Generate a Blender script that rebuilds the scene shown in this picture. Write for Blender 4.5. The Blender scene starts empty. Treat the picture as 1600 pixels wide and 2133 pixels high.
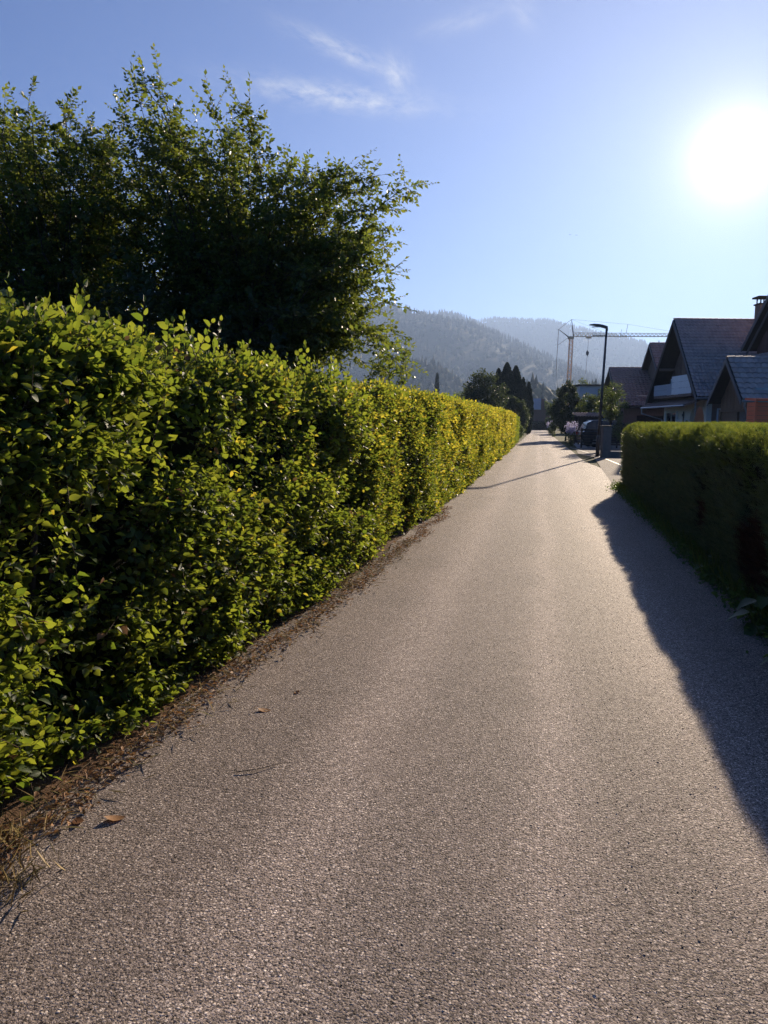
import bpy, math, random
import numpy as np
from mathutils import Matrix, Vector

rng = np.random.default_rng(11)
random.seed(5)
SC = bpy.context.scene
COL = SC.collection
R = math.radians

# ------------------------------------------------------------------ camera
EYE = 1.6
YAW, PITCH, ROLL = R(11.45), R(6.95), R(0.6)
FPX = 1560.0
fwd = Vector((-math.sin(YAW) * math.cos(PITCH), math.cos(YAW) * math.cos(PITCH), -math.sin(PITCH)))
rgt = Vector((math.cos(YAW), math.sin(YAW), 0))
upv = rgt.cross(fwd)
c_, s_ = math.cos(ROLL), math.sin(ROLL)
r2 = c_ * rgt + s_ * upv
u2 = -s_ * rgt + c_ * upv
cam = bpy.data.cameras.new('camera')
cam.sensor_width = 36
cam.lens = FPX / 2133 * 36
cam.clip_start = 0.05
cam.clip_end = 20000
camo = bpy.data.objects.new('camera', cam)
COL.objects.link(camo)
mw = Matrix((r2, u2, -fwd)).transposed().to_4x4()
mw.translation = Vector((0, 0, EYE))
camo.matrix_world = mw
SC.camera = camo
SC.render.resolution_x, SC.render.resolution_y = 768, 1024

# ------------------------------------------------------------------ light
SUN_AZ, SUN_EL = R(12.4), R(17.2)       # azimuth measured from +Y towards +X
sdir = Vector((math.sin(SUN_AZ) * math.cos(SUN_EL), math.cos(SUN_AZ) * math.cos(SUN_EL), math.sin(SUN_EL)))
sun = bpy.data.lights.new('sun', 'SUN')
sun.energy = 5.0
sun.angle = R(0.53)
sun.color = (1.0, 0.82, 0.61)
suno = bpy.data.objects.new('sun', sun)
suno.rotation_euler = sdir.to_track_quat('Z', 'Y').to_euler()
suno.location = (30, 60, 60)
COL.objects.link(suno)

SC.view_settings.view_transform = 'Standard'
SC.view_settings.look = 'None'
SC.view_settings.exposure = 1.15
SC.view_settings.gamma = 1
SC.view_settings.use_curve_mapping = False
SC.cycles.use_denoising = True
SC.cycles.denoising_prefilter = 'NONE'
SC.cycles.max_bounces = 8
SC.cycles.diffuse_bounces = 3
SC.cycles.glossy_bounces = 2
SC.cycles.transmission_bounces = 4
SC.cycles.transparent_max_bounces = 6
SC.cycles.volume_bounces = 0
SC.cycles.sample_clamp_indirect = 6
SC.cycles.use_adaptive_sampling = True
SC.cycles.adaptive_threshold = 0.02
SC.cycles.caustics_reflective = False
SC.cycles.caustics_refractive = False


class NT:
    """tiny node-tree helper"""
    def __init__(self, tree):
        self.t = tree
        self.n = tree.nodes
        self.l = tree.links

    def new(self, typ, **kw):
        nd = self.n.new(typ)
        for k, v in kw.items():
            setattr(nd, k, v)
        return nd

    def put(self, sock, v):
        if hasattr(v, 'is_output'):
            self.l.new(v, sock)
        elif v is not None:
            if hasattr(sock.default_value, '__len__') and not hasattr(v, '__len__'):
                v = [v] * len(sock.default_value)
            if hasattr(sock.default_value, '__len__') and len(v) == 3 and len(sock.default_value) == 4:
                v = tuple(v) + (1,)
            sock.default_value = v

    def m(self, op, a, b=None, c=None, clamp=False):
        nd = self.new('ShaderNodeMath', operation=op, use_clamp=clamp)
        for i, v in enumerate((a, b, c)):
            if v is not None:
                self.put(nd.inputs[i], v)
        return nd.outputs[0]

    def vm(self, op, a, b=None):
        nd = self.new('ShaderNodeVectorMath', operation=op)
        self.put(nd.inputs[0], a)
        if b is not None:
            self.put(nd.inputs[1], b)
        return nd.outputs['Value'] if op in ('DOT_PRODUCT', 'LENGTH') else nd.outputs[0]

    def mix(self, f, a, b, mode='MIX'):
        nd = self.new('ShaderNodeMix', data_type='RGBA', blend_type=mode)
        self.put(nd.inputs[0], f)
        self.put(nd.inputs[6], a)
        self.put(nd.inputs[7], b)
        return nd.outputs[2]

    def noise(self, vec, scale, detail=3, rough=0.55, dist=0.0):
        nd = self.new('ShaderNodeTexNoise')
        if vec is not None:
            self.put(nd.inputs['Vector'], vec)
        nd.inputs['Scale'].default_value = scale
        nd.inputs['Detail'].default_value = detail
        nd.inputs['Roughness'].default_value = rough
        nd.inputs['Distortion'].default_value = dist
        return nd.outputs['Fac']

    def ramp(self, f, stops):
        nd = self.new('ShaderNodeValToRGB')
        el = nd.color_ramp.elements
        while len(el) < len(stops):
            el.new(0.5)
        for e, (p, c) in zip(el, stops):
            e.position = p
            e.color = (c if hasattr(c, '__len__') else (c, c, c)) + (1,) if not hasattr(c, '__len__') or len(c) == 3 else c
        self.put(nd.inputs[0], f)
        return nd.outputs[0]

    def maprange(self, v, a, b, c=0.0, d=1.0, smooth=False):
        nd = self.new('ShaderNodeMapRange', interpolation_type='SMOOTHSTEP' if smooth else 'LINEAR')
        self.put(nd.inputs[0], v)
        for i, q in enumerate((a, b, c, d)):
            nd.inputs[i + 1].default_value = q
        return nd.outputs[0]


# ------------------------------------------------------------------ world: sky, aureole round the sun, thin cirrus
W = bpy.data.worlds.new('World')
SC.world = W
W.use_nodes = True
w = NT(W.node_tree)
w.n.clear()
sky = w.new('ShaderNodeTexSky', sky_type='NISHITA')
sky.sun_disc = False
sky.sun_elevation = SUN_EL
sky.sun_rotation = SUN_AZ
sky.altitude = 700
sky.air_density = 1.0
sky.dust_density = 0.25
sky.ozone_density = 2.2
tc = w.new('ShaderNodeTexCoord')
dirv = w.vm('NORMALIZE', tc.outputs['Generated'])
cosang = w.vm('DOT_PRODUCT', dirv, tuple(sdir))
ang = w.m('MULTIPLY', w.m('ARCCOSINE', w.m('MINIMUM', cosang, 0.999999)), 180 / math.pi)
core = w.m('MULTIPLY', w.m('EXPONENT', w.m('DIVIDE', ang, -1.2)), 34.0)
halo = w.m('MULTIPLY', w.m('EXPONENT', w.m('DIVIDE', ang, -14.0)), 6.3)
glow = w.m('ADD', core, halo)
sx = w.new('ShaderNodeSeparateXYZ')
w.put(sx.inputs[0], dirv)
az = w.m('MULTIPLY', w.m('ARCTAN2', sx.outputs[0], sx.outputs[1]), 180 / math.pi)
elv = w.m('MULTIPLY', w.m('ARCSINE', sx.outputs[2]), 180 / math.pi)
cmb = w.new('ShaderNodeCombineXYZ')
w.put(cmb.inputs[0], az)
w.put(cmb.inputs[1], elv)


def cirrus(cx, cy, rot, a, b, k, scale, stretch, lo, hi):
    mp = w.new('ShaderNodeMapping', vector_type='TEXTURE')
    mp.inputs['Location'].default_value = (cx, cy, 0)
    mp.inputs['Rotation'].default_value = (0, 0, R(rot))
    w.put(mp.inputs['Vector'], cmb.outputs[0])
    sp = w.new('ShaderNodeSeparateXYZ')
    w.put(sp.inputs[0], mp.outputs[0])
    q = w.m('ADD', w.m('POWER', w.m('ABSOLUTE', w.m('DIVIDE', sp.outputs[0], a)), 2.0),
            w.m('POWER', w.m('ABSOLUTE', w.m('DIVIDE', sp.outputs[1], b)), 2.0))
    mask = w.m('EXPONENT', w.m('MULTIPLY', q, -1.0))
    mp2 = w.new('ShaderNodeMapping')
    mp2.inputs['Scale'].default_value = (scale / stretch, scale, 1)
    w.put(mp2.inputs['Vector'], mp.outputs[0])
    n1 = w.noise(mp2.outputs[0], 1.0, 10, 0.66, 0.25)
    return w.m('MULTIPLY', w.m('MULTIPLY', mask, w.maprange(n1, lo, hi)), k)


cl = cirrus(-15.4, 22.0, -4, 6.3, 0.75, 1.15, 1.3, 2.6, 0.36, 0.8)
for args in ((-14.4, 24.5, -17, 3.8, 0.55, 0.95, 1.3, 3.0, 0.36, 0.8), (-10.8, 23.4, -50, 1.2, 0.9, 0.8, 1.3, 2.0, 0.36, 0.8),
             (-6.0, 26.3, 12, 3.0, 0.55, 0.45, 1.0, 3.0, 0.33, 0.8), (-2.0, 26.6, -40, 1.2, 0.7, 0.4, 1.0, 3.0, 0.33, 0.8),
             (60, 34, 10, 14, 3, 0.8, 0.5, 3.0, 0.4, 0.8), (-85, 40, -14, 18, 3, 0.8, 0.5, 3.0, 0.4, 0.8),
             (150, 36, -14, 22, 4, 0.8, 0.5, 3.0, 0.4, 0.8)):
    cl = w.m('ADD', cl, cirrus(*args))
skyc = w.mix(1.0, sky.outputs[0], (0.18, 0.47, 0.95), 'MULTIPLY')
skyc = w.mix(w.m('MINIMUM', cl, 0.8), skyc, (6.2, 6.4, 6.9))
gl = w.new('ShaderNodeVectorMath', operation='SCALE')
gl.inputs[0].default_value = (1.0, 0.84, 0.68)
w.put(gl.inputs['Scale'], glow)
skyc = w.mix(1.0, skyc, gl.outputs[0], 'ADD')
bg = w.new('ShaderNodeBackground')
bg.inputs['Strength'].default_value = 0.05
w.put(bg.inputs['Color'], skyc)
wo = w.new('ShaderNodeOutputWorld')
w.l.new(bg.outputs[0], wo.inputs['Surface'])


# ------------------------------------------------------------------ object helpers
def tag(o, label=None, cat=None, group=None, kind=None):
    for k, v in (('label', label), ('category', cat), ('group', group), ('kind', kind)):
        if v:
            o[k] = v
    return o


def thing(name, label, cat, loc=(0, 0, 0), rotz=0, group=None):
    o = bpy.data.objects.new(name, None)
    COL.objects.link(o)
    o.location = loc
    o.rotation_euler = (0, 0, rotz)
    o.empty_display_size = 0.2
    return tag(o, label, cat, group)


def link(name, me, parent=None, mat=None, mw=None):
    o = bpy.data.objects.new(name, me)
    COL.objects.link(o)
    if mat is not None and not me.materials:
        me.materials.append(mat)
    if parent is not None:
        o.parent = parent
    if mw is not None:
        o.matrix_local = mw
    return o


class MB:
    def __init__(self):
        self.v, self.f = [], []

    def box(self, x0, x1, y0, y1, z0, z1):
        b = len(self.v)
        self.v += [(x0, y0, z0), (x1, y0, z0), (x1, y1, z0), (x0, y1, z0), (x0, y0, z1), (x1, y0, z1), (x1, y1, z1), (x0, y1, z1)]
        self.f += [tuple(b + i for i in q) for q in ((0, 3, 2, 1), (4, 5, 6, 7), (0, 1, 5, 4), (1, 2, 6, 5), (2, 3, 7, 6), (3, 0, 4, 7))]
        return self

    def tube(self, pts, radii, n=6, cap=True):
        pts = [Vector(p) for p in pts]
        if not hasattr(radii, '__len__'):
            radii = [radii] * len(pts)
        b = len(self.v)
        prev = None
        for i, p in enumerate(pts):
            d = (pts[min(i + 1, len(pts) - 1)] - pts[max(i - 1, 0)]).normalized()
            if prev is None:
                a = d.orthogonal().normalized()
            else:
                a = (prev - d * prev.dot(d)).normalized()
            prev = a
            c = d.cross(a)
            for k in range(n):
                t = 2 * math.pi * k / n
                self.v.append(tuple(p + (a * math.cos(t) + c * math.sin(t)) * radii[i]))
        for i in range(len(pts) - 1):
            for k in range(n):
                self.f.append((b + i * n + k, b + i * n + (k + 1) % n, b + (i + 1) * n + (k + 1) % n, b + (i + 1) * n + k))
        if cap:
            self.f.append(tuple(b + k for k in reversed(range(n))))
            self.f.append(tuple(b + (len(pts) - 1) * n + k for k in range(n)))
        return self

    def prism(self, poly, axis, a0, a1):
        """poly in the two other axes, extruded along axis"""
        b = len(self.v)
        n = len(poly)
        for a in (a0, a1):
            for p, q in poly:
                self.v.append({'x': (a, p, q), 'y': (p, a, q), 'z': (p, q, a)}[axis])
        self.f.append(tuple(b + i for i in range(n)))
        self.f.append(tuple(b + n + i for i in reversed(range(n))))
        for i in range(n):
            j = (i + 1) % n
            self.f.append((b + i, b + n + i, b + n + j, b + j))
        return self

    def mesh(self, name, mat=None, smooth=False, fix=True):
        me = bpy.data.meshes.new(name)
        me.from_pydata(self.v, [], self.f)
        if fix:
            import bmesh
            bm = bmesh.new()
            bm.from_mesh(me)
            bmesh.ops.recalc_face_normals(bm, faces=bm.faces)
            bm.to_mesh(me)
            bm.free()
        if smooth:
            me.polygons.foreach_set('use_smooth', [True] * len(me.polygons))
        if mat:
            me.materials.append(mat)
        me.update()
        return me

    def build(self, name, mat, parent=None, smooth=False, bevel=0.0):
        o = link(name, self.mesh(name, mat, smooth), parent)
        if bevel:
            bv = o.modifiers.new('bevel', 'BEVEL')
            bv.width = bevel
            bv.segments = 2
            bv.limit_method = 'ANGLE'
        return o


def np_mesh(name, V, loops, starts, mat, smooth=False, attrs=()):
    me = bpy.data.meshes.new(name)
    me.vertices.add(len(V))
    me.vertices.foreach_set('co', np.ascontiguousarray(V, dtype=np.float32).ravel())
    me.loops.add(len(loops))
    me.loops.foreach_set('vertex_index', np.ascontiguousarray(loops, dtype=np.int32))
    me.polygons.add(len(starts))
    me.polygons.foreach_set('loop_start', np.ascontiguousarray(starts, dtype=np.int32))
    if smooth:
        me.polygons.foreach_set('use_smooth', np.ones(len(starts), dtype=bool))
    me.update(calc_edges=True)
    for nm, typ, data in attrs:
        at = me.attributes.new(nm, typ, 'POINT')
        at.data.foreach_set('value' if typ == 'FLOAT' else 'vector', np.ascontiguousarray(data, dtype=np.float32).ravel())
    me.materials.append(mat)
    return me


def scatter_mesh(name, tpl, Rm, T, S, mat, var=None, smooth=False):
    """many copies of one small shape joined into one mesh. Rm (N,3,3), T (N,3), S (N,) or (N,3)"""
    tv, tf, luv = tpl
    N = len(T)
    S = np.asarray(S)
    if S.ndim == 1:
        S = S[:, None]
    loc = tv[None] * (S[:, None, :] if S.shape[1] == 3 else S[:, None, :])
    V = np.einsum('nij,nkj->nki', Rm, loc) + T[:, None, :]
    nv = len(tv)
    lp = np.concatenate([np.array(f) for f in tf])
    st = np.cumsum([0] + [len(f) for f in tf])[:-1]
    loops = (lp[None] + (np.arange(N) * nv)[:, None]).ravel()
    starts = (st[None] + (np.arange(N) * len(lp))[:, None]).ravel()
    if var is None:
        var = rng.random(N)
    attrs = [('var', 'FLOAT', np.repeat(var, nv))]
    if luv is not None:
        attrs.append(('luv', 'FLOAT_VECTOR', np.tile(luv, (N, 1))))
    return np_mesh(name, V.reshape(-1, 3), loops, starts, mat, smooth, attrs)


def nrm(a):
    return a / np.maximum(np.linalg.norm(a, axis=-1, keepdims=True), 1e-9)


def frames(d, n):
    """columns: x along d, z near n"""
    x = nrm(d)
    y = nrm(np.cross(n, x))
    z = np.cross(x, y)
    return np.stack([x, y, z], axis=-1)


def rvec(n):
    return nrm(rng.normal(size=(n, 3)))


_lat = np.random.default_rng(3).random((64, 64))


def vnoise(x, y):
    xi, yi = np.floor(x).astype(int), np.floor(y).astype(int)
    fx, fy = x - xi, y - yi
    fx, fy = fx * fx * (3 - 2 * fx), fy * fy * (3 - 2 * fy)
    g = lambda a, b: _lat[a % 64, b % 64]
    return (g(xi, yi) * (1 - fx) + g(xi + 1, yi) * fx) * (1 - fy) + (g(xi, yi + 1) * (1 - fx) + g(xi + 1, yi + 1) * fx) * fy


def fbm(x, y, o=3):
    s, a, t = 0, 1.0, 0
    for i in range(o):
        s = s + a * vnoise(x * 2 ** i + 7.3 * i, y * 2 ** i + 3.1 * i)
        t += a
        a *= 0.5
    return s / t


def project(P):
    d = P - np.array([0, 0, EYE])
    z = d @ np.array(fwd)
    return 800 + FPX * (d @ np.array(r2)) / z, 1066.5 - FPX * (d @ np.array(u2)) / z, z


# ------------------------------------------------------------------ materials
def mat_new(name):
    m = bpy.data.materials.new(name)
    m.use_nodes = True
    t = NT(m.node_tree)
    t.n.clear()
    out = t.new('ShaderNodeOutputMaterial')
    return m, t, out


def principled(t, out, col, rough=0.6, spec=0.4, metal=0.0, bump=None):
    p = t.new('ShaderNodeBsdfPrincipled')
    t.put(p.inputs['Base Color'], col)
    t.put(p.inputs['Roughness'], rough)
    t.put(p.inputs['Specular IOR Level'], spec)
    t.put(p.inputs['Metallic'], metal)
    if bump is not None:
        b = t.new('ShaderNodeBump')
        b.inputs['Strength'].default_value = bump[1]
        b.inputs['Distance'].default_value = bump[2]
        t.put(b.inputs['Height'], bump[0])
        t.l.new(b.outputs[0], p.inputs['Normal'])
    if out is not None:
        t.l.new(p.outputs[0], out.inputs['Surface'])
    return p


def simple(name, col, rough=0.6, spec=0.4, metal=0.0, vary=0.25, scale=6.0, bump=0.0, bdist=0.01, coord='Object', stretch=None):
    m, t, out = mat_new(name)
    tcn = t.new('ShaderNodeTexCoord')
    vec = tcn.outputs[coord]
    if stretch:
        mp = t.new('ShaderNodeMapping')
        mp.inputs['Scale'].default_value = stretch
        t.put(mp.inputs['Vector'], vec)
        vec = mp.outputs[0]
    oi = t.new('ShaderNodeObjectInfo')
    n = t.noise(vec, scale, 5, 0.6)
    f = t.m('ADD', t.m('MULTIPLY', n, 0.75), t.m('MULTIPLY', oi.outputs['Random'], 0.25))
    a = tuple(c * (1 - vary) for c in col)
    b = tuple(min(1, c * (1 + vary)) for c in col)
    cc = t.ramp(f, [(0.25, a), (0.75, b)])
    bm = (t.noise(vec, scale * 6, 4, 0.6), bump, bdist) if bump else None
    principled(t, out, cc, rough, spec, metal, bm)
    return m


def leaf_mat(name, dark, light, trans, tfac=0.45, rough=0.38, spec=0.5, veins=False, ygrad=None):
    m, t, out = mat_new(name)
    at = t.new('ShaderNodeAttribute', attribute_name='var')
    oi = t.new('ShaderNodeObjectInfo')
    v = t.m('FRACT', t.m('ADD', at.outputs['Fac'], oi.outputs['Random']))
    col = t.mix(v, dark, light)
    tcol = t.mix(v, (trans[0] * 0.42, trans[1] * 0.58, trans[2] * 0.6), trans)
    bump = None
    if veins:
        lu = t.new('ShaderNodeAttribute', attribute_name='luv')
        sp = t.new('ShaderNodeSeparateXYZ')
        t.put(sp.inputs[0], lu.outputs['Vector'])
        av = t.m('ABSOLUTE', sp.outputs[1])
        ph = t.m('SUBTRACT', t.m('MULTIPLY', sp.outputs[0], 11.0), t.m('MULTIPLY', av, 8.0))
        st = t.m('ABSOLUTE', t.m('SUBTRACT', t.m('FRACT', ph), 0.5))       # 0..0.5
        vein = t.maprange(st, 0.0, 0.16, 1.0, 0.0)
        mid = t.maprange(av, 0.0, 0.03, 1.0, 0.0)
        vv = t.m('MAXIMUM', vein, mid)
        tcol = t.mix(t.m('MULTIPLY', vv, 0.45), tcol, tuple(c * 0.45 for c in trans))
        col = t.mix(t.m('MULTIPLY', vv, 0.35), col, tuple(min(1, c * 1.7) for c in light))
        bump = (st, 0.35, 0.004)
    p = principled(t, None, col, rough, spec, 0, bump)
    tr = t.new('ShaderNodeBsdfTranslucent')
    t.put(tr.inputs[0], tcol)
    mx = t.new('ShaderNodeMixShader')
    mx.inputs[0].default_value = tfac
    t.l.new(p.outputs[0], mx.inputs[1])
    t.l.new(tr.outputs[0], mx.inputs[2])
    t.l.new(mx.outputs[0], out.inputs['Surface'])
    return m


M = {}
M['hornbeam'] = leaf_mat('hornbeam_leaf', (0.022, 0.055, 0.012), (0.062, 0.108, 0.020), (0.45, 0.50, 0.045), 0.44, 0.50, 0.38, True)
M['hornbeam_glow'] = leaf_mat('hornbeam_glow_leaf', (0.045, 0.078, 0.014), (0.095, 0.125, 0.022), (0.78, 0.64, 0.06), 0.54, 0.44, 0.5)  # yellow backlit glow painted into the leaf colour
M['plum'] = leaf_mat('plum_leaf', (0.022, 0.045, 0.010), (0.045, 0.075, 0.016), (0.36, 0.40, 0.05), 0.40, 0.46, 0.45)
M['yew'] = leaf_mat('yew_needle', (0.090, 0.130, 0.066), (0.190, 0.235, 0.115), (0.22, 0.22, 0.03), 0.30, 0.45, 0.35)
M['yew_tip'] = leaf_mat('yew_young_needle', (0.050, 0.085, 0.022), (0.090, 0.125, 0.032), (0.33, 0.36, 0.05), 0.38, 0.45, 0.35)
M['dead'] = leaf_mat('dead_needle', (0.05, 0.022, 0.014), (0.09, 0.038, 0.022), (0.12, 0.06, 0.03), 0.25, 0.6, 0.2)
M['bush'] = leaf_mat('bush_leaf', (0.026, 0.048, 0.014), (0.050, 0.078, 0.020), (0.24, 0.29, 0.05), 0.36, 0.42, 0.45)
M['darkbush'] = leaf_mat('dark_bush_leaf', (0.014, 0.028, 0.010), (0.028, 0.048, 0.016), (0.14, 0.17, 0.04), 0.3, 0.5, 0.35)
M['thuja'] = leaf_mat('thuja_spray', (0.010, 0.022, 0.010), (0.018, 0.034, 0.014), (0.06, 0.08, 0.02), 0.2, 0.6, 0.25)
M['weed'] = leaf_mat('weed_leaf', (0.025, 0.060, 0.016), (0.045, 0.095, 0.024), (0.25, 0.36, 0.05), 0.4, 0.45, 0.4, True)
M['lilac'] = leaf_mat('lilac_petal', (0.52, 0.42, 0.62), (0.78, 0.70, 0.84), (0.72, 0.64, 0.84), 0.5, 0.6, 0.2)
M['whitepetal'] = leaf_mat('white_petal', (0.5, 0.5, 0.55), (0.75, 0.75, 0.8), (0.75, 0.75, 0.8), 0.5, 0.6, 0.2)
M['litter'] = leaf_mat('dry_leaf', (0.17, 0.075, 0.036), (0.42, 0.24, 0.12), (0.36, 0.19, 0.08), 0.3, 0.65, 0.2)
M['straw'] = leaf_mat('dry_grass', (0.22, 0.15, 0.07), (0.42, 0.32, 0.17), (0.45, 0.34, 0.16), 0.35, 0.6, 0.25)
M['grass'] = leaf_mat('grass_blade', (0.035, 0.065, 0.015), (0.09, 0.12, 0.03), (0.35, 0.38, 0.06), 0.4, 0.5, 0.3)
M['conifer'] = leaf_mat('far_conifer', (0.022, 0.036, 0.018), (0.032, 0.050, 0.022), (0.05, 0.06, 0.02), 0.15, 0.8, 0.1)
M['fartree'] = leaf_mat('far_broadleaf', (0.036, 0.055, 0.022), (0.055, 0.080, 0.030), (0.10, 0.13, 0.04), 0.25, 0.8, 0.1)
M['twig'] = simple('twig_bark', (0.075, 0.050, 0.032), 0.8, 0.2, scale=20)
M['bark'] = simple('bark', (0.06, 0.048, 0.038), 0.9, 0.15, scale=9, bump=0.6, bdist=0.02, stretch=(1, 1, 0.25))
M['core'] = simple('painted_gap_shade', (0.022, 0.026, 0.015), 0.95, 0.05, scale=14, bump=0.8, bdist=0.05)  # near-black colour paints the shade deep between the leaves
M['soil'] = simple('verge_soil', (0.19, 0.115, 0.072), 0.95, 0.1, vary=0.5, scale=18, bump=0.8, bdist=0.02)
M['plaster'] = simple('beige_plaster', (0.82, 0.75, 0.62), 0.9, 0.15, vary=0.08, scale=3, bump=0.25, bdist=0.01)
M['white'] = simple('white_paint', (0.78, 0.78, 0.78), 0.55, 0.3, vary=0.06, scale=4)
M['timber'] = simple('dark_timber', (0.20, 0.13, 0.105), 0.75, 0.25, vary=0.35, scale=5, stretch=(6, 6, 0.6), bump=0.3)
M['redtimber'] = simple('red_brown_timber', (0.16, 0.075, 0.06), 0.75, 0.25, vary=0.3, scale=5, stretch=(6, 6, 0.6), bump=0.3)
M['brownwood'] = simple('brown_boards', (0.20, 0.115, 0.070), 0.7, 0.25, vary=0.3, scale=6, stretch=(8, 8, 0.5), bump=0.3)
M['orange'] = simple('orange_red_boards', (0.86, 0.16, 0.060), 0.6, 0.3, vary=0.10, scale=5, stretch=(0.5, 5, 5), bump=0.25)
M['tile'] = simple('grey_brown_roof_tile', (0.40, 0.31, 0.28), 0.62, 0.35, vary=0.35, scale=2.2, bump=0.3, bdist=0.006)
M['tilered'] = simple('red_brown_roof_tile', (0.30, 0.19, 0.16), 0.62, 0.35, vary=0.35, scale=2.2, bump=0.3, bdist=0.006)
M['deck'] = simple('roof_deck', (0.04, 0.032, 0.03), 0.9, 0.1)
M['verge'] = simple('grey_verge_board', (0.16, 0.14, 0.14), 0.6, 0.3, vary=0.15)
M['glass'] = simple('window_glass', (0.02, 0.022, 0.028), 0.06, 0.6, vary=0.1)
M['metal'] = simple('galvanised_metal', (0.32, 0.33, 0.35), 0.38, 0.5, 0.6, vary=0.15)
M['lampmetal'] = simple('anthracite_lamp_paint', (0.035, 0.037, 0.042), 0.42, 0.5, 0.0, vary=0.15)
M['craneor'] = simple('crane_orange_paint', (0.80, 0.50, 0.27), 0.5, 0.4, vary=0.2, scale=1.5)
M['cranewh'] = simple('crane_grey_paint', (0.58, 0.50, 0.38), 0.5, 0.4, vary=0.12)
M['cranedk'] = simple('crane_dark_steel', (0.06, 0.06, 0.065), 0.5, 0.4, vary=0.2)
M['fence'] = simple('dark_fence_wood', (0.045, 0.034, 0.030), 0.7, 0.3, vary=0.3, scale=4, stretch=(0.5, 5, 5))
M['pillar'] = simple('weathered_pillar', (0.17, 0.135, 0.11), 0.85, 0.2, vary=0.3, scale=7, bump=0.5, bdist=0.01)
M['capgreen'] = simple('green_pillar_cap', (0.035, 0.055, 0.040), 0.5, 0.4, vary=0.2)
M['concrete'] = simple('concrete', (0.34, 0.32, 0.29), 0.85, 0.2, vary=0.18, scale=6, bump=0.4, bdist=0.006)
M['paint'] = simple('dark_car_paint', (0.030, 0.033, 0.040), 0.18, 0.6, 0.2, vary=0.05)
M['rubber'] = simple('tyre_rubber', (0.02, 0.02, 0.02), 0.8, 0.2)
M['rim'] = simple('alloy_rim', (0.5, 0.5, 0.52), 0.3, 0.5, 0.8, vary=0.05)
M['redlight'] = simple('red_lens', (0.35, 0.02, 0.015), 0.15, 0.6, vary=0.05)
M['clearlens'] = simple('clear_lens', (0.6, 0.6, 0.6), 0.1, 0.6, vary=0.05)
M['metalroof'] = simple('blue_grey_sheet_roof', (0.28, 0.29, 0.31), 0.45, 0.4, 0.2, vary=0.1)
M['palewall'] = simple('pale_blue_white_wall', (0.42, 0.43, 0.46), 0.85, 0.15, vary=0.05)
M['redwall'] = simple('red_brown_wall', (0.16, 0.085, 0.065), 0.85, 0.15, vary=0.15)
M['bird'] = simple('dark_plumage', (0.03, 0.03, 0.035), 0.8, 0.2)
M['dirtroof'] = M['tile']


def mat_asphalt():
    m, t, out = mat_new('worn_asphalt')
    g = t.new('ShaderNodeNewGeometry')
    P = g.outputs['Position']
    sp = t.new('ShaderNodeSeparateXYZ')
    t.put(sp.inputs[0], P)
    # aggregate: two sizes of stone
    v1 = t.new('ShaderNodeTexVoronoi', feature='F1')
    v1.inputs['Scale'].default_value = 100
    t.put(v1.inputs['Vector'], P)
    v1b = t.new('ShaderNodeTexVoronoi', feature='F1')
    v1b.inputs['Scale'].default_value = 220
    t.put(v1b.inputs['Vector'], P)
    sep = t.new('ShaderNodeSeparateColor')
    t.put(sep.inputs[0], v1.outputs['Color'])
    sep2 = t.new('ShaderNodeSeparateColor')
    t.put(sep2.inputs[0], v1b.outputs['Color'])
    big = t.noise(P, 0.55, 5, 0.6, 0.4)
    med = t.noise(P, 4.0, 4, 0.6)
    fine = t.noise(P, 60.0, 3, 0.6)
    # stones: most dark, some pale
    stone = t.ramp(sep.outputs[0], [(0.0, (0.022, 0.018, 0.015)), (0.28, (0.128, 0.104, 0.089)), (0.68, (0.222, 0.180, 0.155)), (0.86, (0.39, 0.33, 0.285)), (1.0, (0.56, 0.48, 0.41))])
    stone2 = t.ramp(sep2.outputs[1], [(0.0, (0.030, 0.024, 0.020)), (0.5, (0.153, 0.124, 0.107)), (1.0, (0.335, 0.275, 0.238))])
    pick = t.maprange(v1.outputs['Distance'], 0.30, 0.55)
    col = t.mix(pick, stone, stone2)
    # wheel tracks and the paler crown along the lane
    tr = t.m('ADD', t.m('MULTIPLY', t.m('SUBTRACT', big, 0.5), 0.5), sp.outputs[0])
    def band(c, wd):
        return t.m('EXPONENT', t.m('MULTIPLY', t.m('POWER', t.m('ABSOLUTE', t.m('DIVIDE', t.m('SUBTRACT', tr, c), wd)), 2.0), -1.0))
    bands = t.m('ADD', t.m('ADD', band(-0.80, 0.22), band(0.92, 0.25)), band(0.13, 0.13))
    lum = t.m('ADD', t.m('ADD', 1.42, t.m('MULTIPLY', bands, 0.60)), t.m('MULTIPLY', t.m('SUBTRACT', big, 0.5), 0.8))
    lum = t.m('ADD', lum, t.m('MULTIPLY', t.m('SUBTRACT', med, 0.5), 0.35))
    sc = t.new('ShaderNodeVectorMath', operation='SCALE')
    t.put(sc.inputs[0], col)
    t.put(sc.inputs['Scale'], lum)
    col = t.mix(t.maprange(big, 0.5, 0.75, 0.0, 0.35), sc.outputs[0], (0.24, 0.183, 0.145))
    # relief: proud stones with small pits between
    h1 = t.m('MULTIPLY', t.m('SUBTRACT', 0.75, v1.outputs['Distance']), t.m('ADD', 0.25, sep.outputs[1]))
    h2 = t.m('MULTIPLY', t.m('SUBTRACT', 0.7, v1b.outputs['Distance']), 0.5)
    pits = t.maprange(t.noise(P, 70.0, 2, 0.5), 0.26, 0.40, -1.0, 0.0)
    h = t.m('ADD', t.m('ADD', h1, h2), t.m('MULTIPLY', pits, 0.7))
    rough = t.m('ADD', 0.60, t.m('MULTIPLY', sep2.outputs[0], 0.3))
    principled(t, out, col, rough, 0.09, 0, (h, 0.85, 0.0030))
    return m


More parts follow.
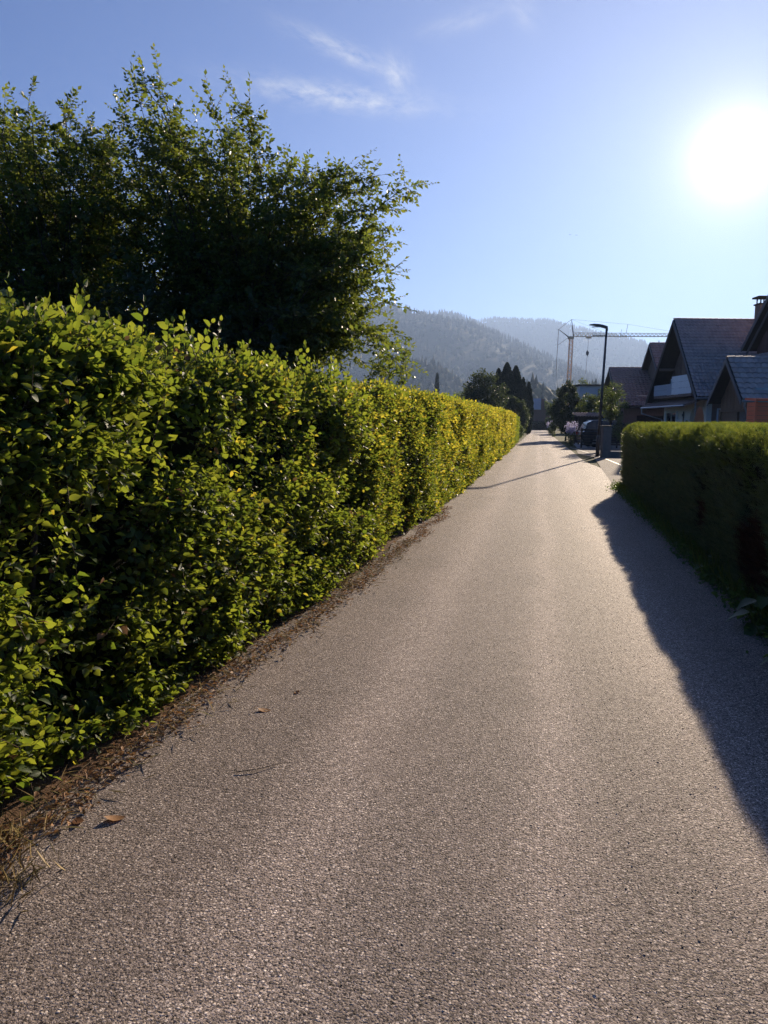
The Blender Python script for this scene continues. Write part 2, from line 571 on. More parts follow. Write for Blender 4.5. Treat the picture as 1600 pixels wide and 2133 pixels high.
def mat_ground():
    m, t, out = mat_new('meadow_ground')
    g = t.new('ShaderNodeNewGeometry')
    P = g.outputs['Position']
    n = t.noise(P, 0.12, 6, 0.65)
    n2 = t.noise(P, 7.0, 5, 0.6)
    col = t.mix(n, (0.045, 0.062, 0.020), (0.090, 0.095, 0.035))
    col = t.mix(t.m('MULTIPLY', n2, 0.7), col, (0.070, 0.060, 0.032))
    principled(t, out, col, 0.95, 0.1, 0, (n2, 0.8, 0.05))
    return m


def mat_hill():
    m, t, out = mat_new('forest_floor')
    g = t.new('ShaderNodeNewGeometry')
    P = g.outputs['Position']
    n = t.noise(P, 0.012, 6, 0.65)
    n2 = t.noise(P, 0.09, 5, 0.7)
    col = t.mix(t.ramp(n, [(0.4, 0.0), (0.65, 1.0)]), (0.024, 0.038, 0.018), (0.036, 0.052, 0.022))
    principled(t, out, col, 0.95, 0.05, 0, (n2, 1.0, 9.0))
    return m


def mat_paving():
    m, t, out = mat_new('concrete_block_paving')
    g = t.new('ShaderNodeNewGeometry')
    P = g.outputs['Position']
    b = t.new('ShaderNodeTexBrick')
    b.inputs['Scale'].default_value = 2.4
    b.inputs['Mortar Size'].default_value = 0.012
    b.inputs['Color1'].default_value = (0.17, 0.148, 0.13, 1)
    b.inputs['Color2'].default_value = (0.22, 0.19, 0.165, 1)
    b.inputs['Mortar'].default_value = (0.09, 0.08, 0.07, 1)
    t.put(b.inputs['Vector'], P)
    n = t.noise(P, 1.2, 5, 0.6)
    col = t.mix(t.m('MULTIPLY', n, 0.5), b.outputs['Color'], (0.15, 0.13, 0.115))
    principled(t, out, col, 0.85, 0.08, 0, (t.m('ADD', b.outputs['Fac'], t.m('MULTIPLY', t.noise(P, 50, 3), -0.6)), 0.6, -0.006))
    return m


M['asphalt'] = mat_asphalt()
M['ground'] = mat_ground()
M['hill'] = mat_hill()
M['paving'] = mat_paving()

# ------------------------------------------------------------------ setting: ground, lane, driveway
def sheet(name, pts, z, mat, kind='structure'):
    me = bpy.data.meshes.new(name)
    me.from_pydata([(x, y, z) for x, y in pts], [], [tuple(range(len(pts)))])
    me.materials.append(mat)
    o = link(name, me)
    tag(o, kind=kind)
    return o


sheet('ground', [(-3900, -150), (3900, -150), (3900, 5800), (-3900, 5800)], -0.012, M['ground'])

# lane as a strip with slightly wavering edges, thick slab
ys = np.concatenate([np.linspace(-8, 30, 153), np.linspace(31, 160, 130)])
lx = np.interp(ys, [-8, 3, 8, 20, 42, 70, 160], [-2.05, -1.95, -1.80, -1.68, -1.52, -1.32, -1.15]) + 0.09 * (fbm(ys * 1.9, ys * 0 + 2.2) - 0.5) * 2
rx = 1.95 + 0.03 * (fbm(ys * 1.3, ys * 0 + 9.2) - 0.5) * 2 + 0.6 * np.exp(-((ys - 24) / 5) ** 2) - 0.15 * np.clip((ys - 40) / 40, 0, 1)
cols = [0, 0.25, 0.5, 0.75, 1.0]
V, Fq = [], []
for i, y in enumerate(ys):
    for c in cols:
        x = lx[i] * (1 - c) + rx[i] * c
        V.append((x, y, 0.016 - 0.010 * (2 * c - 1) ** 2))
nc = len(cols)
for i in range(len(ys) - 1):
    for k in range(nc - 1):
        a = i * nc + k
        Fq.append((a, a + 1, a + nc + 1, a + nc))
me = bpy.data.meshes.new('lane')
me.from_pydata(V, [], Fq)
me.materials.append(M['asphalt'])
tag(link('lane', me), kind='structure')

# soil strip under the left hedge and under the right hedge
sheet('verge_soil', [(-3.4, -2), (-1.9, -2), (-1.80, 10), (-1.4, 60), (-3.2, 60)], -0.004, M['soil'])
sheet('hedge_bed', [(1.8, -8), (4.4, -8), (4.4, 19.6), (1.9, 19.6)], -0.004, M['soil'])
sheet('driveway', [(1.95, 19.7), (9.5, 19.7), (9.5, 49.0), (2.35, 49.0), (2.1, 40), (2.6, 36)], 0.012, M['paving'])
sheet('joint_strip', [(2.06, 49.6), (2.14, 49.6), (3.06, 35.6), (2.98, 35.6)], 0.024, M['cranedk'])
sheet('drain_joint', [(2.95, 34.8), (3.03, 34.8), (3.36, 24.0), (3.28, 24.0)], 0.024, M['cranedk'])
sheet('front_yard', [(2.5, 49.4), (11, 49.4), (12, 62), (2.8, 62)], 0.004, M['concrete'])


def ray_at_y(px, py, Y):
    d = np.array(fwd) + np.array(r2) * (px - 800) / FPX + np.array(u2) * (1066.5 - py) / FPX
    t = Y / d[1]
    return d[0] * t, EYE + d[2] * t


# ------------------------------------------------------------------ hills with forest
def cone_template(seed, tiers=3, n=6):
    r_ = np.random.default_rng(seed)
    v, f = [], []
    for k in range(tiers):
        z0 = 0.08 + k * 0.27
        z1 = min(1.0, z0 + 0.46) if k < tiers - 1 else 1.0
        rad = 0.20 * (1 - 0.27 * k)
        b = len(v)
        for i in range(n):
            a = 2 * math.pi * i / n + k * 0.5
            rr = rad * r_.uniform(0.75, 1.2)
            v.append((rr * math.cos(a), rr * math.sin(a), z0 + r_.uniform(-.03, .03)))
        v.append((0, 0, z1))
        for i in range(n):
            f.append((b + i, b + (i + 1) % n, b + n))
    return np.array(v), f, None


def blob_template(seed):
    r_ = np.random.default_rng(seed)
    v = [(0, 0, 0.12)]
    f = []
    rings = [(0.25, 0.30), (0.50, 0.40), (0.78, 0.28)]
    n = 6
    for z, rad in rings:
        for i in range(n):
            a = 2 * math.pi * (i + z) / n
            rr = rad * r_.uniform(0.75, 1.25)
            v.append((rr * math.cos(a), rr * math.sin(a), z + r_.uniform(-.06, .06)))
    v.append((0.03, 0.02, 1.0))
    for i in range(n):
        j = (i + 1) % n
        f.append((0, 1 + j, 1 + i))
        f.append((1 + i, 1 + j, 7 + j, 7 + i))
        f.append((7 + i, 7 + j, 13 + j, 13 + i))
        f.append((13 + i, 13 + j, 19))
    return np.array(v), f, None


CONE, BLOB = cone_template(1), blob_template(2)


def rotz_frames(n):
    a = rng.random(n) * 2 * math.pi
    c, s, o, i = np.cos(a), np.sin(a), np.zeros(n), np.ones(n)
    return np.stack([np.stack([c, -s, o], -1), np.stack([s, c, o], -1), np.stack([o, o, i], -1)], 1)


def hill(name, prof, Y, foot, back, label_f, ntree, th, conifer=0.75, extra_left=None, extra_right=None):
    """prof: list of (px, py) ridge points seen from the lane, at distance Y"""
    pts = sorted(ray_at_y(px, py, Y) for px, py in prof)
    xs = np.array([p[0] for p in pts])
    zs = np.array([p[1] for p in pts])
    x0, x1 = xs[0], xs[-1]
    nx, ny = 130, 46
    X = np.linspace(x0, x1, nx)
    ridge = np.interp(X, xs, zs)
    yv = np.linspace(foot, back, ny)

    def height(x, y):
        rz = np.interp(x, xs, zs) - 0.7 * th
        up = np.clip((y - foot) / (Y - foot), 0, 1)
        dn = np.clip((back - y) / (back - Y), 0, 1)
        s = np.where(y <= Y, up ** 0.9, dn ** 0.8)
        nz = (fbm(x / 260 + 5, y / 260 + 2, 3) - 0.5)
        return rz * s + nz * 0.34 * rz * np.sin(np.pi * np.clip(up * dn, 0, 1)) - 2

    XX, YY = np.meshgrid(X, yv)
    ZZ = height(XX, YY)
    V = np.stack([XX, YY, ZZ], -1).reshape(-1, 3)
    F = []
    for j in range(ny - 1):
        for i in range(nx - 1):
            a = j * nx + i
            F.append((a, a + 1, a + nx + 1, a + nx))
    me = bpy.data.meshes.new(name)
    me.from_pydata([tuple(v) for v in V], [], F)
    me.polygons.foreach_set('use_smooth', [True] * len(F))
    me.materials.append(M['hill'])
    tag(link(name, me), kind='structure')
    # forest on the slope in view and on the ridge
    tx = rng.uniform(x0, x1, ntree)
    ty = foot + (Y + 0.10 * (back - Y) - foot) * rng.random(ntree) ** 0.8
    nr = ntree // 7
    tx = np.concatenate([tx, rng.uniform(x0, x1, nr)])
    ty = np.concatenate([ty, Y + rng.normal(0, 12, nr)])
    tz = height(tx, ty)
    P = np.stack([tx, ty, tz], -1)
    ppx, ppy, _ = project(P)
    ok = (ppx > 560) & (ppx < 1640)
    P = P[ok]
    patch = fbm(P[:, 0] / 130 + 40, P[:, 1] / 130, 3)
    isc = (rng.random(len(P)) < conifer + (0.5 - patch) * 1.6)
    for sel, tpl, mat, nm, wide in ((isc, CONE, M['conifer'], 'conifer_forest', 0.95), (~isc, BLOB, M['fartree'], 'broadleaf_forest', 0.95)):
        Q = P[sel]
        if not len(Q):
            continue
        hgt = th * rng.uniform(0.6, 1.15, len(Q)) * (1.0 if tpl is CONE else 0.72)
        S = np.stack([hgt * wide, hgt * wide, hgt], -1)
        me = scatter_mesh(nm, tpl, rotz_frames(len(Q)), Q, S, mat)
        tag(link(nm, me), label_f % ('dark pointed spruces' if tpl is CONE else 'paler round broadleaf trees'), 'forest', kind='stuff')


hill('hill', [(-600, 750), (100, 680), (500, 628), (700, 618), (790, 625), (830, 631), (880, 646), (935, 657), (985, 667), (1015, 679), (1060, 698), (1110, 722), (1160, 744), (1220, 768), (1300, 805), (1420, 850)],
     2300, 1150, 3000, '%s covering the nearest forested hill', 9000, 22)
hill('hill_behind', [(700, 720), (820, 680), (885, 650), (912, 645), (945, 647), (985, 663), (1050, 694), (1110, 725), (1200, 780)],
     3200, 2500, 3800, '%s on the bump of ridge behind the nearest hill', 3500, 24)
hill('far_hill', [(880, 740), (960, 690), (1000, 664), (1030, 659), (1080, 662), (1150, 664), (1200, 677), (1250, 690), (1300, 698), (1342, 709), (1360, 732), (1450, 765), (1600, 790), (1900, 800)],
     4200, 2600, 5200, '%s on the farthest, palest ridge', 9000, 25, 0.85)
# low wooded strips in the valley
hill('low_rise', [(780, 800), (850, 742), (900, 745), (940, 770), (975, 800), (1040, 830)], 1100, 900, 1250, '%s on the low rise above the left hedge', 300, 17, 0.25)
hill('wood_bank', [(1050, 815), (1098, 795), (1118, 786), (1140, 800), (1170, 815), (1230, 790), (1265, 792), (1300, 812), (1400, 830)],
     560, 480, 660, '%s in the wood behind the crane', 260, 18, 0.5)

# ------------------------------------------------------------------ air
hz = MB().box(-3950, 3950, -200, 5850, -3.0, 690).build('haze', None)
hm, ht, hout = mat_new('hazy_air')
pv = ht.new('ShaderNodeVolumePrincipled')
pv.inputs['Color'].default_value = (0.40, 0.57, 0.92, 1)
pv.inputs['Density'].default_value = 0.00020
pv.inputs['Anisotropy'].default_value = 0.33
ht.l.new(pv.outputs[0], hout.inputs['Volume'])
hz.data.materials.append(hm)
hz.display_type = 'WIRE'
tag(hz, 'pale blue haze filling the valley air', 'haze', kind='stuff')


# ------------------------------------------------------------------ leaf shapes
def leaf_template(stations, widths, fold=0.18, droop=0.12, wave=0.0):
    """leaf of length 1 along +x, folded on the midrib"""
    v, uv = [], []
    n = len(stations)
    idx = []
    for i, (t, wd) in enumerate(zip(stations, widths)):
        z = -droop * t * t + 0.02
        if wd == 0:
            idx.append((len(v),))
            v.append((t, 0, z))
            uv.append((t, 0, 0))
        else:
            idx.append((len(v), len(v) + 1, len(v) + 2))
            wz = wave * math.sin(i * 2.1)
            v += [(t, wd, z + fold * wd + wz), (t, 0, z), (t, -wd, z + fold * wd - wz)]
            uv += [(t, wd, 0), (t, 0, 0), (t, -wd, 0)]
    f = []
    for a, b in zip(idx[:-1], idx[1:]):
        if len(a) == 1:
            f += [(a[0], b[1], b[0]), (a[0], b[2], b[1])]
        elif len(b) == 1:
            f += [(a[0], a[1], b[0]), (a[1], a[2], b[0])]
        else:
            f += [(a[0], a[1], b[1], b[0]), (a[1], a[2], b[2], b[1])]
    return np.array(v), f, np.array(uv)


LEAF_HI = leaf_template([0, .12, .36, .62, .84, 1], [0, .20, .31, .28, .14, 0], 0.30, 0.22, 0.02)
LEAF_MID = leaf_template([0, .38, .70, 1], [0, .32, .25, 0], 0.30, 0.2)
LEAF_LO = (np.array([(0, 0, 0), (.45, .30, .08), (1, 0, -.10), (.45, -.30, .08)]), [(0, 1, 2), (0, 2, 3)], np.array([(0, 0, 0), (.45, .3, 0), (1, 0, 0), (.45, -.3, 0)]))
BIG = leaf_template([0, .10, .30, .55, .8, 1], [0, .26, .38, .34, .19, 0], 0.25, 0.35, 0.03)


def grow_sprays(base, dirn, length, K, leaf, up=(0, 0, 1), jitter=0.35, spread=0.85, droop=0.2):
    """leaves set alternately along short twigs. returns positions, frames, sizes, twig index"""
    n = len(base)
    t = (np.arange(K) + 0.6) / K
    side = nrm(np.cross(dirn, np.array(up)[None] + 0.001))
    nor = np.cross(side, dirn)
    roll = rng.normal(0, 0.5, n)
    s2 = side * np.cos(roll)[:, None] + nor * np.sin(roll)[:, None]
    n2 = np.cross(s2, dirn)
    pos = base[:, None] + dirn[:, None] * (length[:, None] * t[None])[..., None]
    sgn = np.where(np.arange(K) % 2 == 0, 1.0, -1.0)[None, :, None] * np.ones((n, 1, 1))
    d = dirn[:, None] * 0.6 + s2[:, None] * sgn * spread + rng.normal(0, 0.28, (n, K, 3)) + np.array([0, 0, -droop])
    nn = n2[:, None] + rng.normal(0, jitter, (n, K, 3))
    d = nrm(d)
    d[:, -1] = nrm(dirn + rng.normal(0, 0.25, (n, 3)))
    S = leaf * np.clip(rng.normal(0.9, 0.28, (n, K)), 0.4, 1.6) * (0.8 + 0.3 * np.sin(np.pi * t))[None]
    Rm = frames(d.reshape(-1, 3), nn.reshape(-1, 3))
    return pos.reshape(-1, 3), Rm, S.reshape(-1), np.repeat(np.arange(n), K)


def twig_mesh(name, base, dirn, length, r0, mat):
    """three-sided tapering twigs joined"""
    tv = []
    for x, r in ((0, 1.0), (1, 0.35)):
        for k in range(3):
            a = 2 * math.pi * k / 3
            tv.append((x, r * math.cos(a), r * math.sin(a)))
    tf = [(0, 1, 4, 3), (1, 2, 5, 4), (2, 0, 3, 5)]
    Rm = frames(dirn, np.array([0.1, 0.2, 1.0])[None] + 0 * dirn)
    S = np.stack([length, np.full(len(base), r0), np.full(len(base), r0)], -1)
    return scatter_mesh(name, (np.array(tv), tf, None), Rm, base, S, mat)


def leaf_object_parts(parent, tpl, mat, T, Rm, S, n, name='leaf', minr=0.0):
    """the n leaves that show largest become parts of their own; returns mask of the others"""
    px, py, z = project(T)
    score = np.where((px > -20) & (px < 1620) & (py > -20) & (py < 2150) & (z > 0.4), S / np.maximum(z, 0.4), 0)
    pick = np.argsort(-score)[:n]
    tv, tf, luv = tpl
    me = bpy.data.meshes.new(name)
    me.from_pydata([tuple(v) for v in tv], [], tf)
    at = me.attributes.new('luv', 'FLOAT_VECTOR', 'POINT')
    at.data.foreach_set('vector', luv.astype(np.float32).ravel())
    me.polygons.foreach_set('use_smooth', [True] * len(tf))
    me.materials.append(mat)
    pl = np.array(parent.location)
    for i in pick:
        o = bpy.data.objects.new(name, me)
        COL.objects.link(o)
        o.parent = parent
        Mx = Matrix(((Rm[i] * S[i]).tolist())).to_4x4()
        Mx.translation = Vector((T[i] - pl).tolist())
        o.matrix_local = Mx
    keep = np.ones(len(T), bool)
    keep[pick] = False
    return keep


# ------------------------------------------------------------------ hornbeam hedge on the left
H_W = 1.05


def lface(y):
    return np.interp(y, [2, 4.7, 7.5, 12, 21, 42, 60], [-2.02, -1.90, -1.76, -1.66, -1.58, -1.46, -1.40])


def ltop(y):
    return 2.03 + np.clip((y - 8) / 40, 0, 1) * 0.16


def hedge_points(n, y0, y1, inset=0.0):
    y = rng.uniform(y0, y1, n)
    h = ltop(y)
    arc = 0.30
    Lf, La, Lt = h - arc, arc * math.pi / 2, H_W - arc
    s = rng.random(n) * (Lf + La + Lt)
    x = np.zeros(n); z = np.zeros(n); nx = np.zeros(n); nz = np.zeros(n)
    a = s < Lf
    b = (s >= Lf) & (s < Lf + La)
    c = s >= Lf + La
    x[a], z[a], nx[a], nz[a] = 0, s[a], 1, 0.05
    th = (s[b] - Lf[b]) / arc
    x[b], z[b] = -arc + arc * np.cos(th), (h - arc)[b] + arc * np.sin(th)
    nx[b], nz[b] = np.cos(th), np.sin(th)
    x[c], z[c] = -arc - (s[c] - Lf[c] - La), h[c]
    nx[c], nz[c] = 0, 1
    x = x - 0.02 * np.clip((0.5 - z) / 0.5, 0, 1) ** 2      # drawn in a little at the foot
    N = np.stack([nx, np.zeros(n), nz], -1)
    lump = (fbm(y * 0.95 + 3, s * 2.0 + 8, 3) - 0.5)
    P = np.stack([lface(y) + x, y, z], -1) + N * (lump * 0.20 - inset)[:, None]
    return P, N, lump, s


hedge = thing('hornbeam_hedge', 'long hornbeam hedge with backlit yellow-green leaves along the left lane edge', 'hedge', (-2.4, 2, 0))
OFF = np.array(hedge.location)


def hedge_section(y0, y1, ntwig, K, leaf, tpl, name, nparts=0, twigs=True, tl=(0.14, 0.34), glow_mix=0.0):
    P, N, lump, s = hedge_points(int(ntwig * 1.7), y0, y1, 0.05)
    keep = rng.random(len(P)) < np.clip(0.58 + lump * 2.5, 0.06, 1.0)
    P, N, lump = P[keep][:ntwig], N[keep][:ntwig], lump[keep][:ntwig]
    n = len(P)
    d = nrm(N * 0.75 + np.array([0, 0.05, 0.42]) + rng.normal(0, 0.42, (n, 3)))
    L = rng.uniform(*tl, n)
    base = P - d * (L * rng.uniform(0.55, 1.05, n))[:, None]
    T, Rm, S, ti = grow_sprays(base, d, L, K, leaf, jitter=0.42, droop=0.3)
    ok = T[:, 2] > 0.03
    T, Rm, S = T[ok], Rm[ok], S[ok]
    if nparts:
        # only leaves on the outside count
        keepm = leaf_object_parts(hedge, LEAF_HI, M['hornbeam'], T, Rm, S * (0.5 + 0.5 * (T[:, 0] > lface(T[:, 1]) - 0.02)), nparts)
        T, Rm, S = T[keepm], Rm[keepm], S[keepm]
    yg = rng.random(len(T)) < glow_mix * np.clip(0.35 + T[:, 2] * 0.45, 0, 1)  # share of leaves with the painted backlit yellow, rising with height
    br = (rng.random(len(T)) < 0.012)
    for sel, mt_ in ((~yg & ~br, M['hornbeam']), (yg & ~br, M['hornbeam_glow']), (br, M['litter'])):
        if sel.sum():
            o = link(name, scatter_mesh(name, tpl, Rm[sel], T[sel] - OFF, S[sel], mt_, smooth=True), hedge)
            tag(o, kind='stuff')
    if twigs:
        o = link('twigs', twig_mesh('twigs', base - OFF, d, L, 0.0022, M['twig']), hedge)
        tag(o, kind='stuff')
    return n


hedge_section(0.4, 4.2, 6000, 9, 0.049, LEAF_MID, 'leaf_mass', 290, glow_mix=0.03)
hedge_section(4.2, 8.0, 6600, 9, 0.048, LEAF_MID, 'leaf_mass', glow_mix=0.12)
hedge_section(8.0, 13.0, 6400, 9, 0.052, LEAF_LO, 'leaf_mass', glow_mix=0.35)
hedge_section(13.0, 26.0, 9500, 8, 0.066, LEAF_LO, 'leaf_mass', twigs=False, glow_mix=0.7)
hedge_section(26.0, 50.0, 6800, 8, 0.10, LEAF_LO, 'leaf_mass', twigs=False, glow_mix=0.95)
# inner layer of leaves, deeper and darker by shade
for y0, y1, n, lf, tpl in ((0.4, 8.0, 2600, 0.070, LEAF_LO), (8, 26, 1800, 0.10, LEAF_LO)):
    P, N, lump, s = hedge_points(n, y0, y1, 0.20)
    d = nrm(N * 0.6 + rng.normal(0, 0.6, (n, 3)))
    T, Rm, S, ti = grow_sprays(P - d * 0.12, d, np.full(n, 0.26), 6, lf)
    ok = T[:, 2] > 0.02
    o = link('inner_leaves', scatter_mesh('inner_leaves', tpl, Rm[ok], T[ok] - OFF, S[ok], M['hornbeam']), hedge)
    tag(o, kind='stuff')
# upright new shoots on top
ns = 70
sy = np.concatenate([rng.uniform(2.95, 7.5, 40), rng.uniform(7.5, 30, ns - 40)])
sb = np.stack([lface(sy) - rng.uniform(0.1, 0.75, ns), sy, ltop(sy) - 0.08], -1)
sd = nrm(np.array([0.05, 0, 1.0]) + rng.normal(0, 0.22, (ns, 3)))
sl = rng.uniform(0.14, 0.30, ns) * np.where(sy < 7.5, 1.1, 0.8)
bigs = np.array([(-2.35, 3.58, 0.34), (-2.30, 3.42, 0.30), (-2.42, 3.75, 0.33), (-2.38, 4.25, 0.36), (-2.3, 4.7, 0.34), (-2.35, 5.2, 0.38), (-2.4, 12.2, 0.55), (-2.5, 12.5, 0.60), (-2.3, 12.9, 0.50), (-2.45, 12.0, 0.45)])
sb = np.concatenate([sb, np.stack([bigs[:, 0], bigs[:, 1], ltop(bigs[:, 1]) - 0.08], -1)])
sd = np.concatenate([sd, nrm(np.array([0.03, 0, 1.0]) + rng.normal(0, 0.12, (len(bigs), 3)))])
sl = np.concatenate([sl, bigs[:, 2]])
T, Rm, S, ti = grow_sprays(sb, sd, sl, 10, 0.052, up=(0.2, 1, 0), jitter=0.5, droop=-0.1)
keepm = leaf_object_parts(hedge, LEAF_HI, M['hornbeam'], T, Rm, S, 10)
o = link('shoot_leaves', scatter_mesh('shoot_leaves', LEAF_HI, Rm[keepm], T[keepm] - OFF, S[keepm], M['hornbeam'], smooth=True), hedge)
tag(o, kind='stuff')
tag(link('shoot_stems', twig_mesh('shoot_stems', sb - OFF, sd, sl, 0.004, M['twig']), hedge), kind='stuff')
# woody stems inside then an added dark slab for the shaded gaps
mb = MB()
for y in np.arange(0.5, 50, 0.42):
    x = lface(y) - 0.45 + random.uniform(-.1, .1)
    mb.tube([(x - OFF[0], y - OFF[1], -0.02), (x - OFF[0] + random.uniform(-.1, .1), y - OFF[1] + random.uniform(-.1, .1), 0.8), (x - OFF[0] + random.uniform(-.15, .15), y - OFF[1] + random.uniform(-.2, .2), 1.75)], [0.028, 0.02, 0.009], 5)
tag(mb.build('stems', M['bark'], hedge, smooth=True), kind='stuff')


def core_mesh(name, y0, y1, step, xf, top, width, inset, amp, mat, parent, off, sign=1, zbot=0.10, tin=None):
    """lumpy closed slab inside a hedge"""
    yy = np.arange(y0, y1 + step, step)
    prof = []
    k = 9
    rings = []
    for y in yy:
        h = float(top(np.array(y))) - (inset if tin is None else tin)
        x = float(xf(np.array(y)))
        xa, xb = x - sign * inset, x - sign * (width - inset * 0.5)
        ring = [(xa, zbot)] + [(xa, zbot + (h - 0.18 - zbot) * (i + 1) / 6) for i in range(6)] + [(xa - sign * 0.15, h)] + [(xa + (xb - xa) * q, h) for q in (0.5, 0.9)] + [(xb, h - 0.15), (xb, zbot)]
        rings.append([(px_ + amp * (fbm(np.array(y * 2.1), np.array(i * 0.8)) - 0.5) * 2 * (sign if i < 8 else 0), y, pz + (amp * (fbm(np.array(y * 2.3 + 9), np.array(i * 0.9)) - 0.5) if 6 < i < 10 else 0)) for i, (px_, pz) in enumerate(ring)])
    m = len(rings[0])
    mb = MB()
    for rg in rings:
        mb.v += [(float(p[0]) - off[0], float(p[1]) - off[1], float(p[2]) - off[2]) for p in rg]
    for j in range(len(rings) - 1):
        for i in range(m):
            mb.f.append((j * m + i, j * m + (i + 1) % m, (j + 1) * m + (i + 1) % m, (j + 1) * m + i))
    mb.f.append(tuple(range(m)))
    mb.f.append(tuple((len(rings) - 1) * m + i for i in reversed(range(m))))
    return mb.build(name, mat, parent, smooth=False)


core_mesh('shade_core', 0.5, 49.6, 0.35, lface, ltop, H_W, 0.34, 0.12, M['core'], hedge, OFF)  # added slab, darkens the gaps and stops light leaking through

# ------------------------------------------------------------------ clipped yew hedge on the right
yew = thing('yew_hedge', 'clipped dark yew hedge with a sunlit flat top on the right lane edge', 'hedge', (2.6, 6, 0))
YO = np.array(yew.location)
RW = 1.5


def rface(y):
    return 1.84 + np.clip((y - 5) / 14, -0.5, 1) * 0.20


def rtop(y):
    return 1.545 + 0.0 * y


def yew_points(n, y0, y1, inset):
    y = rng.uniform(y0, y1, n)
    h = rtop(y) + (fbm(y * 0.9, y * 0 + 1.5) - 0.5) * 0.02
    arc = 0.24
    Lf, La, Lt = h - arc, arc * math.pi / 2, RW - arc
    s = rng.random(n) * (Lf + La + Lt)
    x = np.zeros(n); z = np.zeros(n); nx = np.zeros(n); nz = np.zeros(n)
    a = s < Lf
    b = (s >= Lf) & (s < Lf + La)
    c = s >= Lf + La
    x[a], z[a], nx[a], nz[a] = 0, s[a], -1, 0.05
    th = (s[b] - Lf[b]) / arc
    x[b], z[b] = arc - arc * np.cos(th), (h - arc)[b] + arc * np.sin(th)
    nx[b], nz[b] = -np.cos(th), np.sin(th)
    x[c], z[c] = arc + (s[c] - Lf[c] - La[c] if hasattr(La, '__len__') else s[c] - Lf[c] - La), h[c]
    nx[c], nz[c] = 0, 1
    x = x + 0.04 * np.clip((0.55 - z) / 0.55, 0, 1) ** 2
    # rounded far corner
    e = np.clip((y - 18.75) / 0.45, 0, 1)
    x = x + 0.34 * e ** 2
    z = np.where(z > 1.0, z - 0.22 * e ** 2 * (z - 1.0) / 0.5, z)
    N = nrm(np.stack([nx, e * 1.2, nz], -1))
    lump = fbm(y * 1.6 + 30, s * 1.6 + 3, 3) - 0.5
    P = np.stack([rface(y) + x, y, z], -1) + N * (lump * 0.07 - inset)[:, None]
    return P, N, lump


def end_points(n, inset):
    x = rng.uniform(rface(19.2) + 0.1, rface(19.2) + RW, n)
    z = rng.uniform(0.02, 1.5, n)
    N = np.tile([0.0, 1.0, 0.0], (n, 1))
    lump = fbm(x * 1.6 + 3, z * 1.6, 3) - 0.5
    return np.stack([x, 19.2 + lump * 0.2 - inset, z], -1), N, lump


def spray_template(k=9):
    v, f = [], []
    for i in range(k):
        t = 0.08 + 0.9 * i / (k - 1)
        L = 0.34 * (1 - 0.55 * t) + 0.05
        for s in (-1, 1):
            b = len(v)
            v += [(t - 0.035, 0, 0), (t + 0.035, 0, 0), (t + 0.20, s * L, 0.05)]
            f.append((b, b + 1, b + 2) if s > 0 else (b + 1, b, b + 2))
    return np.array(v), f, None


SPRAY = spray_template(7)
SPRAY_LO = spray_template(4)


def yew_section(pts, size, tpl, tipz=1.20):
    P, N, lump = pts
    n = len(P)
    keep = (P[:, 2] > 0.03) & (rng.random(n) < np.clip(0.72 + lump * 1.6, 0.15, 1))
    P, N = P[keep], N[keep]
    n = len(P)
    d = nrm(N * 0.8 + np.array([0, 0, 0.55]) + rng.normal(0, 0.35, (n, 3)))
    nn = nrm(np.array([0, 0, 1.0]) - N * 0.3 + rng.normal(0, 0.5, (n, 3)))
    S = size * rng.uniform(0.6, 1.2, n)
    dead = ((P[:, 1] - 6.9) / 0.55) ** 2 + ((P[:, 2] - 0.50) / 0.38) ** 2 < 1 - 0.5 * rng.random(n)
    dead |= ((P[:, 1] - 9.2) / 0.3) ** 2 + ((P[:, 2] - 0.55) / 0.22) ** 2 < 1 - 0.5 * rng.random(n)
    dead &= P[:, 0] < 2.1
    tip = (~dead) & (P[:, 2] > tipz + rng.normal(0, 0.12, n) + 0.25 * (fbm(P[:, 1] * 1.4, P[:, 0] * 1.2 + P[:, 2]) - 0.5))
    rest = ~dead & ~tip
    Rm = frames(d, nn)
    T = P - d * (S * 0.55)[:, None] - YO
    for sel, mat, nm in ((rest, M['yew'], 'foliage'), (tip, M['yew_tip'], 'young_growth'), (dead, M['dead'], 'dead_foliage')):
        if sel.sum():
            o = link(nm, scatter_mesh(nm, tpl, Rm[sel], T[sel], S[sel], mat), yew)
            tag(o, kind='stuff')
            if nm == 'dead_foliage':
                o['label'] = 'brown dried-out patch low in the hedge'


yew_section(yew_points(24000, 5.0, 12.0, 0.0), 0.115, SPRAY)
yew_section(yew_points(17000, 12.0, 19.2, 0.0), 0.125, SPRAY)
yew_section(end_points(3500, 0.0), 0.10, SPRAY_LO)
yew_section(yew_points(9000, -8.0, 5.0, 0.0), 0.15, SPRAY_LO)
core_mesh('shade_core', -8.0, 18.95, 0.35, rface, rtop, RW, 0.06, 0.03, M['core'], yew, YO, sign=-1, zbot=-0.01, tin=0.015)  # same added dark slab, keeps sun from leaking across the top


# ------------------------------------------------------------------ the big fruit tree thicket behind the hedge
def bez(a, b, c, n):
    t = np.linspace(0, 1, n)[:, None]
    return (1 - t) ** 2 * a + 2 * t * (1 - t) * b + t * t * c


